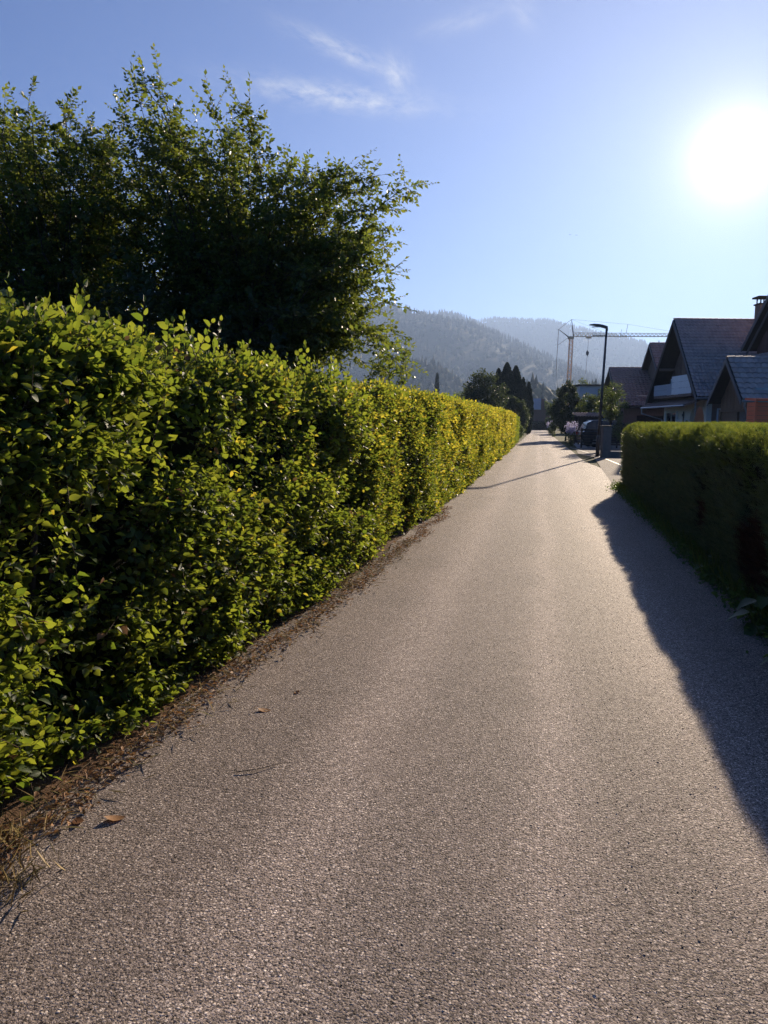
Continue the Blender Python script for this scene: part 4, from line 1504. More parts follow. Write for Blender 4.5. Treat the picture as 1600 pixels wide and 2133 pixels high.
def window(parent, face, a0, a1, z0, z1, at, frame=M['white'], sash=1, depth=0.07, sill=True):
    """face 'x': opening in a wall whose outside looks towards -x, spanning y a0..a1; face 'y': looks towards -y, spanning x"""
    t = 0.07

    def bx(mb, u0, u1, w0, w1, d0, d1):
        if face == 'x':
            mb.box(at - d1, at - d0, u0, u1, w0, w1)
        else:
            mb.box(u0, u1, at - d1, at - d0, w0, w1)
    mb = MB()
    bx(mb, a0, a1, z0, z0 + t, -0.02, depth)
    bx(mb, a0, a1, z1 - t, z1, -0.02, depth)
    bx(mb, a0, a0 + t, z0 + t, z1 - t, -0.02, depth)
    bx(mb, a1 - t, a1, z0 + t, z1 - t, -0.02, depth)
    for k in range(1, sash + 1):
        c = a0 + (a1 - a0) * k / (sash + 1)
        bx(mb, c - 0.03, c + 0.03, z0 + t, z1 - t, -0.02, depth - 0.01)
    wn = mb.build('window', frame, parent)
    for k in range(sash + 1):
        u0 = a0 + t + (a1 - a0 - 2 * t) * k / (sash + 1)
        u1 = a0 + t + (a1 - a0 - 2 * t) * (k + 1) / (sash + 1)
        mb = MB()
        bx(mb, u0 + (0.03 if k else 0), u1 - (0.03 if k < sash else 0), z0 + t, z1 - t, 0.012, 0.02)
        mb.build('pane', M['glass'], wn)
    if sill:
        mb = MB()
        bx(mb, a0 - 0.06, a1 + 0.06, z0 - 0.05, z0 - 0.003, -0.02, depth + 0.08)
        mb.build('sill', frame, wn)
    return wn


def roof_slab(name, parent, x0, x1, y_e0, z_e0, y_r, z_r, y_e1, z_e1, th=0.14, mat=M['deck']):
    """two-slope roof deck along x, eaves at y_e0 (near) and y_e1 (far)"""
    mb = MB()
    mb.prism([(y_e0, z_e0), (y_r, z_r), (y_e1, z_e1), (y_e1, z_e1 - th), (y_r, z_r - th * 1.4), (y_e0, z_e0 - th)], 'x', x0, x1)
    return mb.build(name, mat, parent)


# ------------------------------------------------------------------ white house with the steep roof
H1 = thing('gable_house', 'steep-roofed house with a chimney, white balcony boards and a beige arched ground floor', 'house', (8.65, 45.11, 0), YAW)
ER, EZ, RY, RZ, LEN = 0.0, 3.15, 4.0, 7.86, 5.6
slope_len = math.hypot(RY, RZ - EZ)
dn_near = Vector((0, -RY, EZ - RZ)).normalized()
dn_far = Vector((0, RY, EZ - RZ)).normalized()
roof = roof_slab('roof', H1, 0.0, LEN, ER - 0.05, EZ - 0.06, RY, RZ, 2 * RY + 0.05, EZ - 0.06)
slope(roof, (0.03, RY, RZ), (1, 0, 0), dn_near, LEN - 0.06, slope_len + 0.05, 0.245, 0.262, M['tile'], 296)
slope(roof, (0.03, RY, RZ), (1, 0, 0), dn_far, LEN - 0.06, slope_len + 0.05, 0.30, 0.34, M['tile'], 0)
ridge_caps(roof, (0, RY, RZ), (LEN, RY, RZ), M['tile'])
# verge boards on both gable edges
for sgn, dn in ((1, dn_near), (-1, dn_far)):
    y1 = RY - sgn * RY - sgn * 0.05
    MB().prism([(RY, RZ - 0.02), (RY, RZ - 0.30), (y1, EZ - 0.36), (y1, EZ - 0.08)], 'x', -0.05, -0.003).build('verge_board', M['verge'], roof)
    MB().prism([(RY, RZ - 0.20), (RY, RZ - 0.24), (y1, EZ - 0.30), (y1, EZ - 0.26)], 'x', -0.08, -0.053).build('verge_trim', M['timber'], roof)
# walls
GX = 0.95
wallm = MB()
# gable ground floor in beige plaster with an arched opening: built from a polygon around the arch
arch = [(1.0 + 1.05 + 1.05 * math.cos(a), 1.75 + 0.95 * math.sin(a)) for a in np.linspace(0, math.pi, 13)]
poly = [(0.75, -0.05), (0.75, 2.95), (7.3, 2.95), (7.3, -0.05), (3.10, -0.05)]
poly = [(7.3, -0.05), (3.10, -0.05)] + [(y, z) for y, z in arch] + [(1.0, -0.05), (0.75, -0.05), (0.75, 2.95), (7.3, 2.95)]
wallm.prism(poly, 'x', GX, GX + 0.30)
wallm.build('gable_wall', M['plaster'], H1)
MB().box(GX + 1.5, GX + 1.6, 0.8, 3.4, 0, 2.9).build('porch_back_wall', M['plaster'], H1)
MB().box(GX + 1.45, GX + 1.497, 1.3, 2.5, 0.02, 2.15).build('front_door', M['brownwood'], H1)
MB().box(GX + 0.302, LEN - 0.1, 7.1, 7.3, -0.05, 3.2).box(LEN - 0.3, LEN - 0.1, 0.76, 7.098, -0.05, 3.2).build('side_walls', M['plaster'], H1)
sw = MB().box(GX + 0.302, LEN - 0.302, 0.76, 0.95, -0.05, 3.0).build('near_wall', M['timber'], H1)
window(H1, 'y', 1.55, 2.15, 0.9, 2.5, 0.757, M['white'], 0)
MB().box(2.25, 3.0, 0.70, 0.756, 0.3, 2.55).build('white_wall_panel', M['white'], H1)
window(H1, 'x', 5.05, 6.75, 0.75, 2.35, GX - 0.003, M['plaster'], 1)
for y in (4.93, 6.83):
    MB().box(GX - 0.09, GX - 0.003, y - 0.05, y + 0.05, 0.70, 2.4).build('window_jamb', M['white'], H1)
# wall ornament and oval plaque
orn = MB().box(GX - 0.05, GX - 0.003, 3.95, 4.02, 0.9, 2.35).box(GX - 0.07, GX - 0.052, 3.86, 4.12, 2.05, 2.2).box(GX - 0.07, GX - 0.052, 3.88, 4.10, 1.35, 1.45).build('wall_ornament', M['lampmetal'], H1)
pl = MB()
pl.prism([(3.45 + 0.16 * math.cos(a), 1.72 + 0.10 * math.sin(a)) for a in np.linspace(0, 2 * math.pi, 17)[:-1]], 'x', GX - 0.04, GX - 0.003)
pl.build('oval_plaque', M['lampmetal'], H1)
# upper gable: dark vertical boards
for i in range(22):
    y0, y1 = 0.75 + 6.5 * i / 22, 0.75 + 6.5 * (i + 1) / 22 - 0.012
    zt = lambda y: RZ - 0.30 - abs(y - RY) * (RZ - EZ) / RY
    zb = 2.96
    if min(zt(y0), zt(y1)) > zb + 0.05:
        pts = [(y0, zb), (y1, zb), (y1, zt(y1))]
        if y0 < RY < y1:
            pts.append((RY, zt(RY)))
        pts.append((y0, zt(y0)))
        MB().prism(pts, 'x', GX + 0.05 + 0.012 * (i % 2), GX + 0.14).build('gable_board', M['timber'], H1)
window(H1, 'x', 4.5, 5.2, 3.55, 4.55, GX + 0.04, M['white'], 0, sill=False)
window(H1, 'x', 5.75, 6.35, 3.55, 4.45, GX + 0.04, M['white'], 0, sill=False)
MB().box(GX - 0.03, GX + 0.045, 5.22, 5.73, 3.4, 4.42).box(GX - 0.03, GX + 0.045, 6.37, 6.9, 3.4, 4.0).build('white_pier', M['white'], H1)
# balcony with white boards
bal = MB().box(0.12, GX, 1.0, 7.0, 3.20, 3.34).build('balcony', M['timber'], H1)
for k in range(3):
    for (y0, y1, zz, hh) in ((1.02, 2.55, 3.36, 0.37), (2.57, 4.0, 3.36, 0.37)):
        MB().box(0.10, 0.145, y0, y1, zz + k * hh, zz + (k + 1) * hh - 0.014).build('balcony_board', M['white'], bal)
for k in range(2):
    MB().box(0.10, 0.145, 4.04, 6.98, 3.36 + k * 0.34, 3.36 + (k + 1) * 0.34 - 0.012).build('balcony_board', M['palewall'], bal)
for y in (1.0, 2.56, 4.02, 7.0):
    MB().box(0.147, 0.21, y - 0.03, y + 0.03, 3.34, 4.4 if y < 4.5 else 4.0).build('balcony_post', M['timber'], bal)
# pent roof above the ground floor
pr = MB().prism([(-0.35, 2.62), (-0.35, 2.72), (GX, 3.19), (GX, 3.05)], 'y', 0.6, 7.9)
pr.build('pent_roof', M['timber'], H1)
MB().tube([(-0.38, 0.7, 2.64), (-0.38, 7.9, 2.60)], 0.06, 8).build('gutter', M['metal'], H1)
MB().tube([(-0.38, 7.75, 2.58), (-0.38, 7.75, 2.25), (GX - 0.07, 7.42, 1.85), (GX - 0.07, 7.42, 0)], 0.045, 8).build('downpipe', M['metal'], H1)
MB().tube([(0.02, 0.05, 2.95), (0.02, 0.10, 2.4), (0.02, 0.02, 2.05)], [0.05, 0.03, 0.015], 6).build('gutter_drip', M['metal'], H1)
MB().tube([(0.0, -0.10, EZ - 0.12), (LEN, -0.10, EZ - 0.12)], 0.065, 8).build('gutter', M['metal'], H1)
# brackets under the gable overhang
for y in (2.0, 4.0, 6.0):
    z = RZ - 0.42 - abs(y - RY) * (RZ - EZ) / RY
    MB().box(0.05, GX + 0.05, y - 0.07, y + 0.07, z - 0.16, z).build('purlin', M['timber'], H1)

# ------------------------------------------------------------------ tall dark timber house at the picture edge
H2 = thing('gable_house', 'tall dark timber house cut off by the right picture edge', 'house', (8.65, 45.11, 0), YAW)
X2, YE, ZE2, YR2, ZR2, YN = 3.1, 1.55, 6.0, -3.5, 10.75, -8.55
roof2 = roof_slab('roof', H2, X2, X2 + 9, YN, ZE2, YR2, ZR2, YE, ZE2, 0.2)
l2_ = math.hypot(YR2 - YN, ZR2 - ZE2)
slope(roof2, (X2, YR2, ZR2), (1, 0, 0), Vector((0, YN - YR2, ZE2 - ZR2)), 9, l2_, 0.3, 0.34, M['tile'], 0)
slope(roof2, (X2, YR2, ZR2), (1, 0, 0), Vector((0, YE - YR2, ZE2 - ZR2)), 9, l2_, 0.3, 0.34, M['tile'], 0)
ridge_caps(roof2, (X2, YR2, ZR2), (X2 + 9, YR2, ZR2), M['tile'])
for y1 in (YN, YE):
    for k, (d0, d1, xo) in enumerate(((0.02, 0.26, -0.05), (0.30, 0.50, 0.25))):
        MB().prism([(YR2, ZR2 - d0), (YR2, ZR2 - d1), (y1, ZE2 - d1), (y1, ZE2 - d0)], 'x', X2 + xo, X2 + xo + 0.045).build('verge_board', M['verge'], roof2)
GX2 = X2 + 0.65
for i in range(26):
    y0 = -8.1 + 9.2 * i / 26
    y1 = y0 + 9.2 / 26 - 0.012
    zt = lambda y: ZR2 - 0.5 - abs(y - YR2) * (ZR2 - ZE2) / (YE - YR2)
    pts = [(y0, 4.75), (y1, 4.75), (y1, zt(y1))] + ([(YR2, zt(YR2))] if y0 < YR2 < y1 else []) + [(y0, zt(y0))]
    MB().prism(pts, 'x', GX2 + 0.012 * (i % 2), GX2 + 0.1).build('gable_board', M['redtimber'], H2)
MB().box(GX2 + 0.03, X2 + 8.5, -8.1, 1.1, -0.05, 4.745).build('wall', M['redtimber'], H2)
for y in (-1.1, -6.0):
    z = ZR2 - 0.55 - abs(y - YR2) * 0.95
    MB().prism([(X2 + 0.12, z), (X2 + 0.26, z), (X2 + 0.22, z - 0.75), (X2 + 0.17, z - 0.75)], 'y', y - 0.05, y + 0.05).build('carved_bracket', M['verge'], H2)
    MB().box(X2 + 0.05, GX2 + 0.02, y - 0.08, y + 0.08, z, z + 0.18).build('purlin', M['timber'], H2)
MB().tube([(X2 - 0.05, YE + 0.08, ZE2 - 0.12), (X2 + 8.9, YE + 0.08, ZE2 - 0.12)], 0.07, 8).build('gutter', M['metal'], H2)
# chimney with a raised cap, standing on the ridge end of the steep roof
pt = MB().prism([(X2 - 0.10, 5.02), (GX2, 5.52), (GX2, 5.40), (X2 - 0.10, 4.90)], 'y', -8.0, 1.35).build('pent_roof', M['deck'], H2)
slope(pt, (GX2, -8.0, 5.52), (0, 1, 0), Vector((-(GX2 - X2 + 0.10), 0, -0.5)), 9.35, 0.90, 0.30, 0.30, M['tile'], 20)
ch = MB().box(4.95, 5.5, 3.55, 4.15, 7.2, 8.75).build('chimney', M['pillar'], H1)
MB().box(4.88, 5.57, 3.48, 4.22, 8.753, 8.83).build('chimney_crown', M['deck'], ch)
for (x, y) in ((5.02, 3.62), (5.43, 3.62), (5.02, 4.08), (5.43, 4.08)):
    MB().box(x - 0.03, x + 0.03, y - 0.03, y + 0.03, 8.83, 9.14).build('cap_post', M['deck'], ch)
MB().box(4.80, 5.65, 3.42, 4.28, 9.142, 9.24).build('chimney_cap', M['deck'], ch)

# ------------------------------------------------------------------ small gabled outbuilding in front of it
co = lambda xc, zc: (np.array([0, 0, 0]) + np.array([math.cos(YAW), math.sin(YAW), 0]) * xc + np.array([-math.sin(YAW), math.cos(YAW), 0]) * zc)
g0 = co(16.25, 34.6)
GA = thing('garage', 'low gabled garage with brown boards and tiled roof behind the orange-red shed', 'garage', (g0[0], g0[1], 0), YAW)
GW, GEZ, GRZ, GL = 3.5, 2.78, 4.72, 4.85
rg = roof_slab('roof', GA, 0, GL, -0.05, GEZ - 0.05, GW / 2, GRZ, GW + 0.05, GEZ - 0.05, 0.12)
gs = math.hypot(GW / 2, GRZ - GEZ)
slope(rg, (0.03, GW / 2, GRZ), (1, 0, 0), Vector((0, -GW / 2, GEZ - GRZ)), GL - 0.06, gs + 0.05, 0.30, 0.34, M['tile'], 150)
slope(rg, (0.03, GW / 2, GRZ), (1, 0, 0), Vector((0, GW / 2, GEZ - GRZ)), GL - 0.06, gs + 0.05, 0.30, 0.34, M['tile'], 0)
ridge_caps(rg, (0, GW / 2, GRZ), (GL, GW / 2, GRZ), M['tile'])
for y1 in (-0.05, GW + 0.05):
    MB().prism([(GW / 2, GRZ - 0.02), (GW / 2, GRZ - 0.24), (y1, GEZ - 0.28), (y1, GEZ - 0.06)], 'x', -0.045, -0.003).build('verge_board', M['verge'], rg)
MB().box(0.75, 2.6, 0.25, 0.33, 3.18, 3.28).build('snow_guard', M['metal'], rg)
MB().tube([(0.02, -0.1, GEZ - 0.12), (GL, -0.1, GEZ - 0.12)], 0.06, 8).build('gutter', M['metal'], GA)
MB().tube([(0.15, -0.1, GEZ - 0.14), (0.15, -0.05, GEZ - 0.35), (0.40, 0.12, GEZ - 0.75), (0.40, 0.14, 0)], 0.04, 8).build('downpipe', M['metal'], GA)
for i in range(15):
    y0, y1 = 0.2 + 3.1 * i / 15, 0.2 + 3.1 * (i + 1) / 15 - 0.01
    zt = lambda y: GRZ - 0.22 - abs(y - GW / 2) * (GRZ - GEZ) / (GW / 2)
    pts = [(y0, 2.32), (y1, 2.32), (y1, zt(y1))] + ([(GW / 2, zt(GW / 2))] if y0 < GW / 2 < y1 else []) + [(y0, zt(y0))]
    MB().prism(pts, 'x', 0.55 + 0.01 * (i % 2), 0.62).build('gable_board', M['brownwood'], GA)
MB().box(0.50, 0.66, 0.2, 3.3, 2.20, 2.318).build('lintel', M['brownwood'], GA)
for y in (0.22, 1.35, 3.2):
    MB().box(0.5, 0.64, y, y + 0.14, -0.05, 2.198).build('door_post', M['brownwood'], GA)
MB().box(0.60, 0.65, 0.362, 1.348, 0.02, 2.195).build('garage_door', M['pillar'], GA)
MB().box(0.60, 0.65, 1.492, 3.198, 0.02, 2.195).build('garage_door', M['brownwood'], GA)
MB().box(0.70, GL - 0.2, 0.2, 0.30, -0.05, 2.75).box(0.70, GL - 0.2, 3.2, 3.3, -0.05, 2.75).box(GL - 0.3, GL - 0.2, 0.302, 3.198, -0.05, 2.75).build('wall', M['brownwood'], GA)

# ------------------------------------------------------------------ orange-red shed
s0 = co(14.78, 30.2)
SH = thing('garden_shed', 'orange-red boarded shed at the right picture edge behind the yew hedge', 'shed', (s0[0], s0[1], 0), YAW)
nb_ = 14
for k in range(nb_):
    z0 = 0.05 + k * 0.175
    MB().box(0.08, 2.9, 0.0 + 0.012 * 0, 0.035, z0, z0 + 0.165).build('board', M['orange'], SH)
    MB().box(0.0, 0.035, 0.09, 0.7, z0, z0 + 0.165).build('board', M['orange'], SH)
MB().box(-0.01, 0.078, -0.012, 0.085, 0, 2.52).build('corner_post', M['orange'], SH)
MB().box(0.04, 2.88, 0.04, 0.69, 0.0, 2.45).build('shed_body', M['redwall'], SH)
MB().prism([(-0.12, 2.53), (-0.12, 2.62), (0.8, 2.68), (0.8, 2.59)], 'x', -0.06, 3.1).build('roof', M['orange'], SH)

# ------------------------------------------------------------------ house with the long tiled roof beyond the garden tree
h3p = co(18.4, 57.6)
H3 = thing('gable_house', 'long low tiled roof with a raised cross gable beyond the garden tree', 'house', (h3p[0], h3p[1], 0), YAW - R(6))
r3 = roof_slab('roof', H3, -0.6, 9, 0, 2.9, 4.6, 6.05, 9.2, 2.9, 0.16)
sl3 = math.hypot(4.6, 3.15)
slope(r3, (-0.6, 4.6, 6.05), (1, 0, 0), Vector((0, -4.6, -3.15)), 9.6, sl3, 0.30, 0.34, M['tilered'], 150)
slope(r3, (-0.6, 4.6, 6.05), (1, 0, 0), Vector((0, 4.6, -3.15)), 9.6, sl3, 0.30, 0.34, M['tilered'], 0)
ridge_caps(r3, (-0.6, 4.6, 6.05), (9, 4.6, 6.05), M['tilered'])
MB().prism([(4.6, 6.03), (4.6, 5.80), (0, 2.65), (0, 2.88)], 'x', -0.65, -0.603).build('verge_board', M['verge'], r3)
MB().box(0.9, 2.6, 0.95, 1.02, 3.66, 3.78).build('snow_guard', M['metal'], r3)
MB().box(3.4, 6.5, 0.95, 1.02, 3.66, 3.78).build('snow_guard', M['metal'], r3)
MB().box(0, 8.6, 1.0, 8.2, -0.05, 2.85).build('wall', M['timber'], H3)
MB().box(1.0, 3.8, 0.95, 0.997, 0.02, 2.2).build('carport_door', M['deck'], H3)
# cross gable
cg = roof_slab('cross_gable_roof', H3, 1.9, 7.5, -1.2, 5.25, 2.0, 7.75, 5.2, 5.25, 0.14)
lg = math.hypot(3.2, 2.5)
slope(cg, (1.9, 2.0, 7.75), (1, 0, 0), Vector((0, -3.2, -2.5)), 5.6, lg, 0.30, 0.34, M['tilered'], 60)
slope(cg, (1.9, 2.0, 7.75), (1, 0, 0), Vector((0, 3.2, -2.5)), 5.6, lg, 0.30, 0.34, M['tilered'], 0)
ridge_caps(cg, (1.9, 2.0, 7.75), (7.5, 2.0, 7.75), M['tilered'])
for y1 in (-1.2, 5.2):
    MB().prism([(2.0, 7.73), (2.0, 7.52), (y1, 5.0), (y1, 5.22)], 'x', 1.85, 1.897).build('verge_board', M['verge'], cg)
MB().prism([(-0.7, 5.1), (4.7, 5.1), (4.7, 5.45), (2.0, 7.5), (-0.7, 5.45)], 'x', 2.4, 2.5).build('cross_gable_wall', M['timber'], H3)
MB().box(2.55, 7.0, -0.6, 4.6, 3.2, 5.3).build('cross_gable_body', M['timber'], H3)
for x in (2.6, 3.2, 3.5):
    MB().tube([(x, 2.0, 7.8), (x, 2.0, 8.0)], 0.03, 5).build('ridge_hook', M['metal'], cg)

# ------------------------------------------------------------------ far houses
f0 = co(29.3, 112)
FH = thing('far_house', 'pale far house with a flat dark roof edge between the bush and the garden tree', 'house', (f0[0], f0[1], 0), YAW)
MB().box(-0.6, 4.6, 0, 6, -0.05, 7.0).build('wall', M['palewall'], FH)
MB().box(-0.9, 4.9, -0.4, 6.4, 7.003, 7.22).build('roof', M['deck'], FH)
window(FH, 'y', 2.1, 3.4, 5.7, 6.6, -0.003, M['brownwood'], 1)
window(FH, 'y', 0.2, 1.2, 2.7, 3.9, -0.003, M['brownwood'], 0)
MB().prism([(4.9, -0.05), (4.9, 6.4), (6.1, 7.9), (7.4, 6.4), (7.4, -0.05)], 'y', -1.5, 3).build('gable_wing', M['palewall'], FH)
MB().prism([(4.7, 6.2), (6.1, 8.0), (7.6, 6.2), (7.6, 6.4), (6.1, 8.25), (4.7, 6.4)], 'y', -1.8, 3.2).build('wing_roof', M['tilered'], FH)
BR = thing('far_house', 'far building with a blue-grey sheet roof at the end of the lane', 'house', (0, 164.5, 0), 0)
MB().box(-4.5, 3.4, 0, 7, -0.05, 4.25).build('wall', M['redwall'], BR)
MB().prism([(-0.5, 4.25), (3.5, 6.6), (7.5, 4.25), (7.5, 4.4), (3.5, 6.75), (-0.5, 4.4)], 'x', -4.8, 0.55).build('roof', M['metalroof'], BR)
MB().box(0.6, 1.25, 0.3, 1.4, 4.253, 6.6).build('chimney', M['redwall'], BR)
MB().box(1.3, 3.5, -0.2, 7.1, 4.253, 4.45).build('flat_roof', M['deck'], BR)
window(BR, 'y', 1.6, 2.7, 1.2, 2.6, -0.003, M['brownwood'], 1)

# ------------------------------------------------------------------ gate pillar, low wall, slat fence, shelter
PI = thing('gate_pillar', 'square weathered gate pillar with a thin dark green cap', 'pillar', (3.12, 36.2, 0), YAW)
MB().box(-0.19, 0.19, -0.19, 0.19, -0.05, 1.44).build('shaft', M['pillar'], PI, bevel=0.012)
MB().box(-0.25, 0.25, -0.25, 0.25, 1.443, 1.485).build('cap', M['capgreen'], PI, bevel=0.008)
lw = MB().box(0.195, 3.4, -0.12, 0.12, -0.05, 0.27).build('low_wall', M['pillar'])
lw.location = (3.12, 36.2, 0)
lw.rotation_euler = (0, 0, YAW)
tag(lw, 'low wall running right from the gate pillar', 'wall')
c2 = MB().box(0.195, 3.4, -0.15, 0.15, 0.273, 0.31).build('coping', M['concrete'], lw)

f1 = co(12.55, 48.2)
FE = thing('slat_fence', 'dark horizontal slat fence in front of the parked car', 'fence', (f1[0], f1[1], 0), YAW)
for k in range(6):
    z0 = 0.16 + k * 0.185
    MB().box(0.0, 4.6, -0.02, 0.012, z0, z0 + 0.13).build('slat', M['fence'], FE)
for x in (0.02, 1.15, 2.3, 3.45, 4.5):
    MB().box(x, x + 0.09, 0.014, 0.10, -0.05, 1.28).build('post', M['fence'], FE)

sp_ = co(14.2, 55.4)
ST = thing('bin_shelter', 'small shelter with a pantiled lean-to roof behind the slat fence', 'shelter', (sp_[0], sp_[1], 0), YAW)
for x in (0.05, 1.65):
    for y in (0.1, 1.3):
        MB().box(x, x + 0.1, y, y + 0.1, -0.05, 1.95 if y < 1 else 2.18).build('post', M['fence'], ST)
MB().box(0.0, 1.8, 1.25, 1.28, 0.1, 2.1).build('back_wall', M['fence'], ST)
rs = MB().prism([(-0.1, 1.96), (1.5, 2.22), (1.5, 2.28), (-0.1, 2.02)], 'x', -0.12, 1.95).build('roof', M['deck'], ST)
slope(rs, (-0.12, 1.5, 2.28), (1, 0, 0), Vector((0, -1.6, -0.26)), 2.07, 1.62, 0.21, 0.33, M['tilered'], 60, wh=0.06)


# ------------------------------------------------------------------ parked car
cp = co(15.25, 50.6)
CAR = thing('parked_car', 'dark estate car parked behind the slat fence, roof rails shining', 'car', (cp[0], cp[1], 0), YAW)
# side outline, front towards +x
body = [(-2.15, 0.42), (-2.22, 0.75), (-2.12, 1.02), (-1.98, 1.10), (1.05, 1.08), (2.05, 0.93), (2.22, 0.75), (2.24, 0.42), (1.8, 0.30), (-1.8, 0.30)]
b_ = MB().prism(body, 'y', -0.88, 0.88).build('body', M['paint'], CAR, bevel=0.07)
cab = MB()
lo = [(-2.02, 1.09), (-1.80, 1.62), (-1.45, 1.76), (0.05, 1.74), (0.45, 1.62), (1.12, 1.08)]
n_ = len(lo)
for y, k in ((-0.84, 0), (-0.66, 1), (0.66, 1), (0.84, 0)):
    pass
for side in (-1, 1):
    for (x, z) in lo:
        yy = 0.84 - 0.22 * max(0, (z - 1.09) / 0.67)
        cab.v.append((x, side * yy, z))
cab.f.append(tuple(range(n_)))
cab.f.append(tuple(n_ + i for i in reversed(range(n_))))
for i in range(n_):
    j = (i + 1) % n_
    cab.f.append((i, n_ + i, n_ + j, j))
cab.build('cabin', M['paint'], CAR, bevel=0.05)


def quadpart(name, pts, mat, parent, th=0.012, nrm_=None):
    mb = MB()
    a, b, c = Vector(pts[0]), Vector(pts[1]), Vector(pts[2])
    nn_ = (b - a).cross(c - a).normalized() * th
    if nrm_ is not None and nn_.dot(Vector(nrm_)) < 0:
        nn_ = -nn_
    k = len(pts)
    mb.v += [tuple(Vector(p) + nn_ * 0.4) for p in pts] + [tuple(Vector(p) + nn_ * 1.4) for p in pts]
    mb.f += [tuple(range(k)), tuple(k + i for i in reversed(range(k)))]
    for i in range(k):
        mb.f.append((i, (i + 1) % k, k + (i + 1) % k, k + i))
    return mb.build(name, mat, parent)


for side in (-1, 1):
    yy = lambda z: side * (0.84 - 0.22 * max(0, (z - 1.09) / 0.67))
    for xs_ in (((-1.86, -1.66), (-0.92, -0.92)), ((-0.84, -0.84), (0.02, 0.02)), ((0.10, 0.10), (0.98, 0.40))):
        (xa0, xa1), (xb0, xb1) = xs_
        quadpart('side_window', [(xa0, yy(1.14), 1.14), (xb0, yy(1.14), 1.14), (xb1, yy(1.58), 1.58), (xa1, yy(1.58), 1.58)], M['glass'], CAR, 0.012, (0, side, 0.2))
    MB().tube([(-1.6, side * 0.60, 1.70), (-1.5, side * 0.60, 1.80), (-0.1, side * 0.60, 1.79), (0.05, side * 0.60, 1.72)], 0.018, 6).build('roof_rail', M['metal'], CAR)
    MB().box(0.72, 0.92, side * 0.86 - (0.16 if side < 0 else -0.0), side * 0.86 + (0.16 if side > 0 else 0.0), 1.10, 1.26).build('wing_mirror', M['paint'], CAR, bevel=0.03)
    for x in (-1.35, 1.38):
        wl = MB().tube([(x, side * 0.70, 0.33), (x, side * 0.905, 0.33)], 0.33, 20).build('wheel', M['rubber'], CAR, bevel=0.03)
        MB().tube([(x, side * 0.90, 0.33), (x, side * 0.925, 0.33)], 0.21, 14).build('rim', M['rim'], wl)
    MB().box(-2.235, -2.12, side * 0.62 - 0.14, side * 0.62 + 0.14, 0.80, 1.0).build('tail_light', M['redlight'], CAR, bevel=0.02)
    MB().box(2.10, 2.215, side * 0.62 - 0.16, side * 0.62 + 0.16, 0.72, 0.86).build('headlight', M['clearlens'], CAR, bevel=0.02)
quadpart('windscreen', [(1.06, -0.74, 1.14), (1.06, 0.74, 1.14), (0.50, 0.60, 1.60), (0.50, -0.60, 1.60)], M['glass'], CAR, 0.014, (1, 0, 1))
quadpart('rear_window', [(-2.0, -0.72, 1.16), (-2.0, 0.72, 1.16), (-1.82, 0.60, 1.58), (-1.82, -0.60, 1.58)], M['glass'], CAR, 0.014, (-1, 0, 0.3))

# ------------------------------------------------------------------ verge litter, dead leaves, twigs, weeds
n = 5200
ly = 0.8 + 13 * rng.random(n) ** 1.5
edge = lface(ly) + 0.20
lxv = edge - 0.10 + rng.normal(0, 0.065, n) + 0.22 * (fbm(ly * 2.3, ly * 0 + 4) - 0.5)
lz = 0.012 + 0.025 * rng.random(n) + 0.0 * lxv
T = np.stack([lxv, ly, lz], -1)
d = nrm(np.stack([rng.normal(size=n), rng.normal(size=n), rng.normal(0, .3, n)], -1))
nn = nrm(np.array([0, 0, 1.0]) + rng.normal(0, 0.55, (n, 3)))
me = scatter_mesh('leaf_litter', LEAF_LO, frames(d, nn), T, np.stack([0.034 * rng.uniform(0.4, 1.3, n)] * 3, -1) * np.array([1, 0.7, 1.2]), M['litter'])
tag(link('leaf_litter', me), 'brown dry leaf litter along the foot of the hornbeam hedge', 'litter', kind='stuff')
n = 1500
ly = 0.8 + 9 * rng.random(n) ** 1.3
edge = lface(ly) + 0.20
T = np.stack([edge - 0.10 + rng.normal(0, 0.10, n), ly, 0.012 + 0.02 * rng.random(n)], -1)
d = nrm(np.stack([rng.normal(size=n), rng.normal(size=n), np.abs(rng.normal(0, .35, n))], -1))
nn = nrm(np.array([0, 0, 1.0]) + rng.normal(0, 0.3, (n, 3)))
me = scatter_mesh('dry_grass', LEAF_LO, frames(d, nn), T, rng.uniform(0.04, 0.13, n)[:, None] * np.array([1, 0.045, 0.3]), M['straw'])
tag(link('dry_grass', me), 'pale dry grass stalks scattered in the leaf litter', 'dry grass', kind='stuff')
n = 620
c = rng.integers(0, 5, n)
cx_ = np.array([-1.78, -1.86, -1.74, -1.80, -1.90])[c] + rng.normal(0, 0.06, n)
cy_ = np.array([1.75, 1.95, 2.10, 6.9, 2.35])[c] + rng.normal(0, 0.08, n)
T = np.stack([cx_, cy_, np.zeros(n)], -1)
d = nrm(np.stack([rng.normal(0, .6, n), rng.normal(0, .6, n), np.abs(rng.normal(0.7, .35, n))], -1))
me = scatter_mesh('grass_tufts', LEAF_LO, frames(d, rvec(n)), T, rng.uniform(0.04, 0.13, n)[:, None] * np.array([1, 0.04, 0.5]), M['straw'])
tag(link('grass_tufts', me), 'dry grass tufts at the foot of the hornbeam hedge', 'grass', kind='stuff')
# grit lying loose on the lane
def grit_template():
    v = np.array([(1, 0, 0), (0, 1, 0), (-1, 0.1, 0), (0, -0.9, 0), (0.1, 0.1, 0.8), (0, 0, -0.6)], float)
    return v, [(0, 1, 4), (1, 2, 4), (2, 3, 4), (3, 0, 4), (1, 0, 5), (2, 1, 5), (3, 2, 5), (0, 3, 5)], None


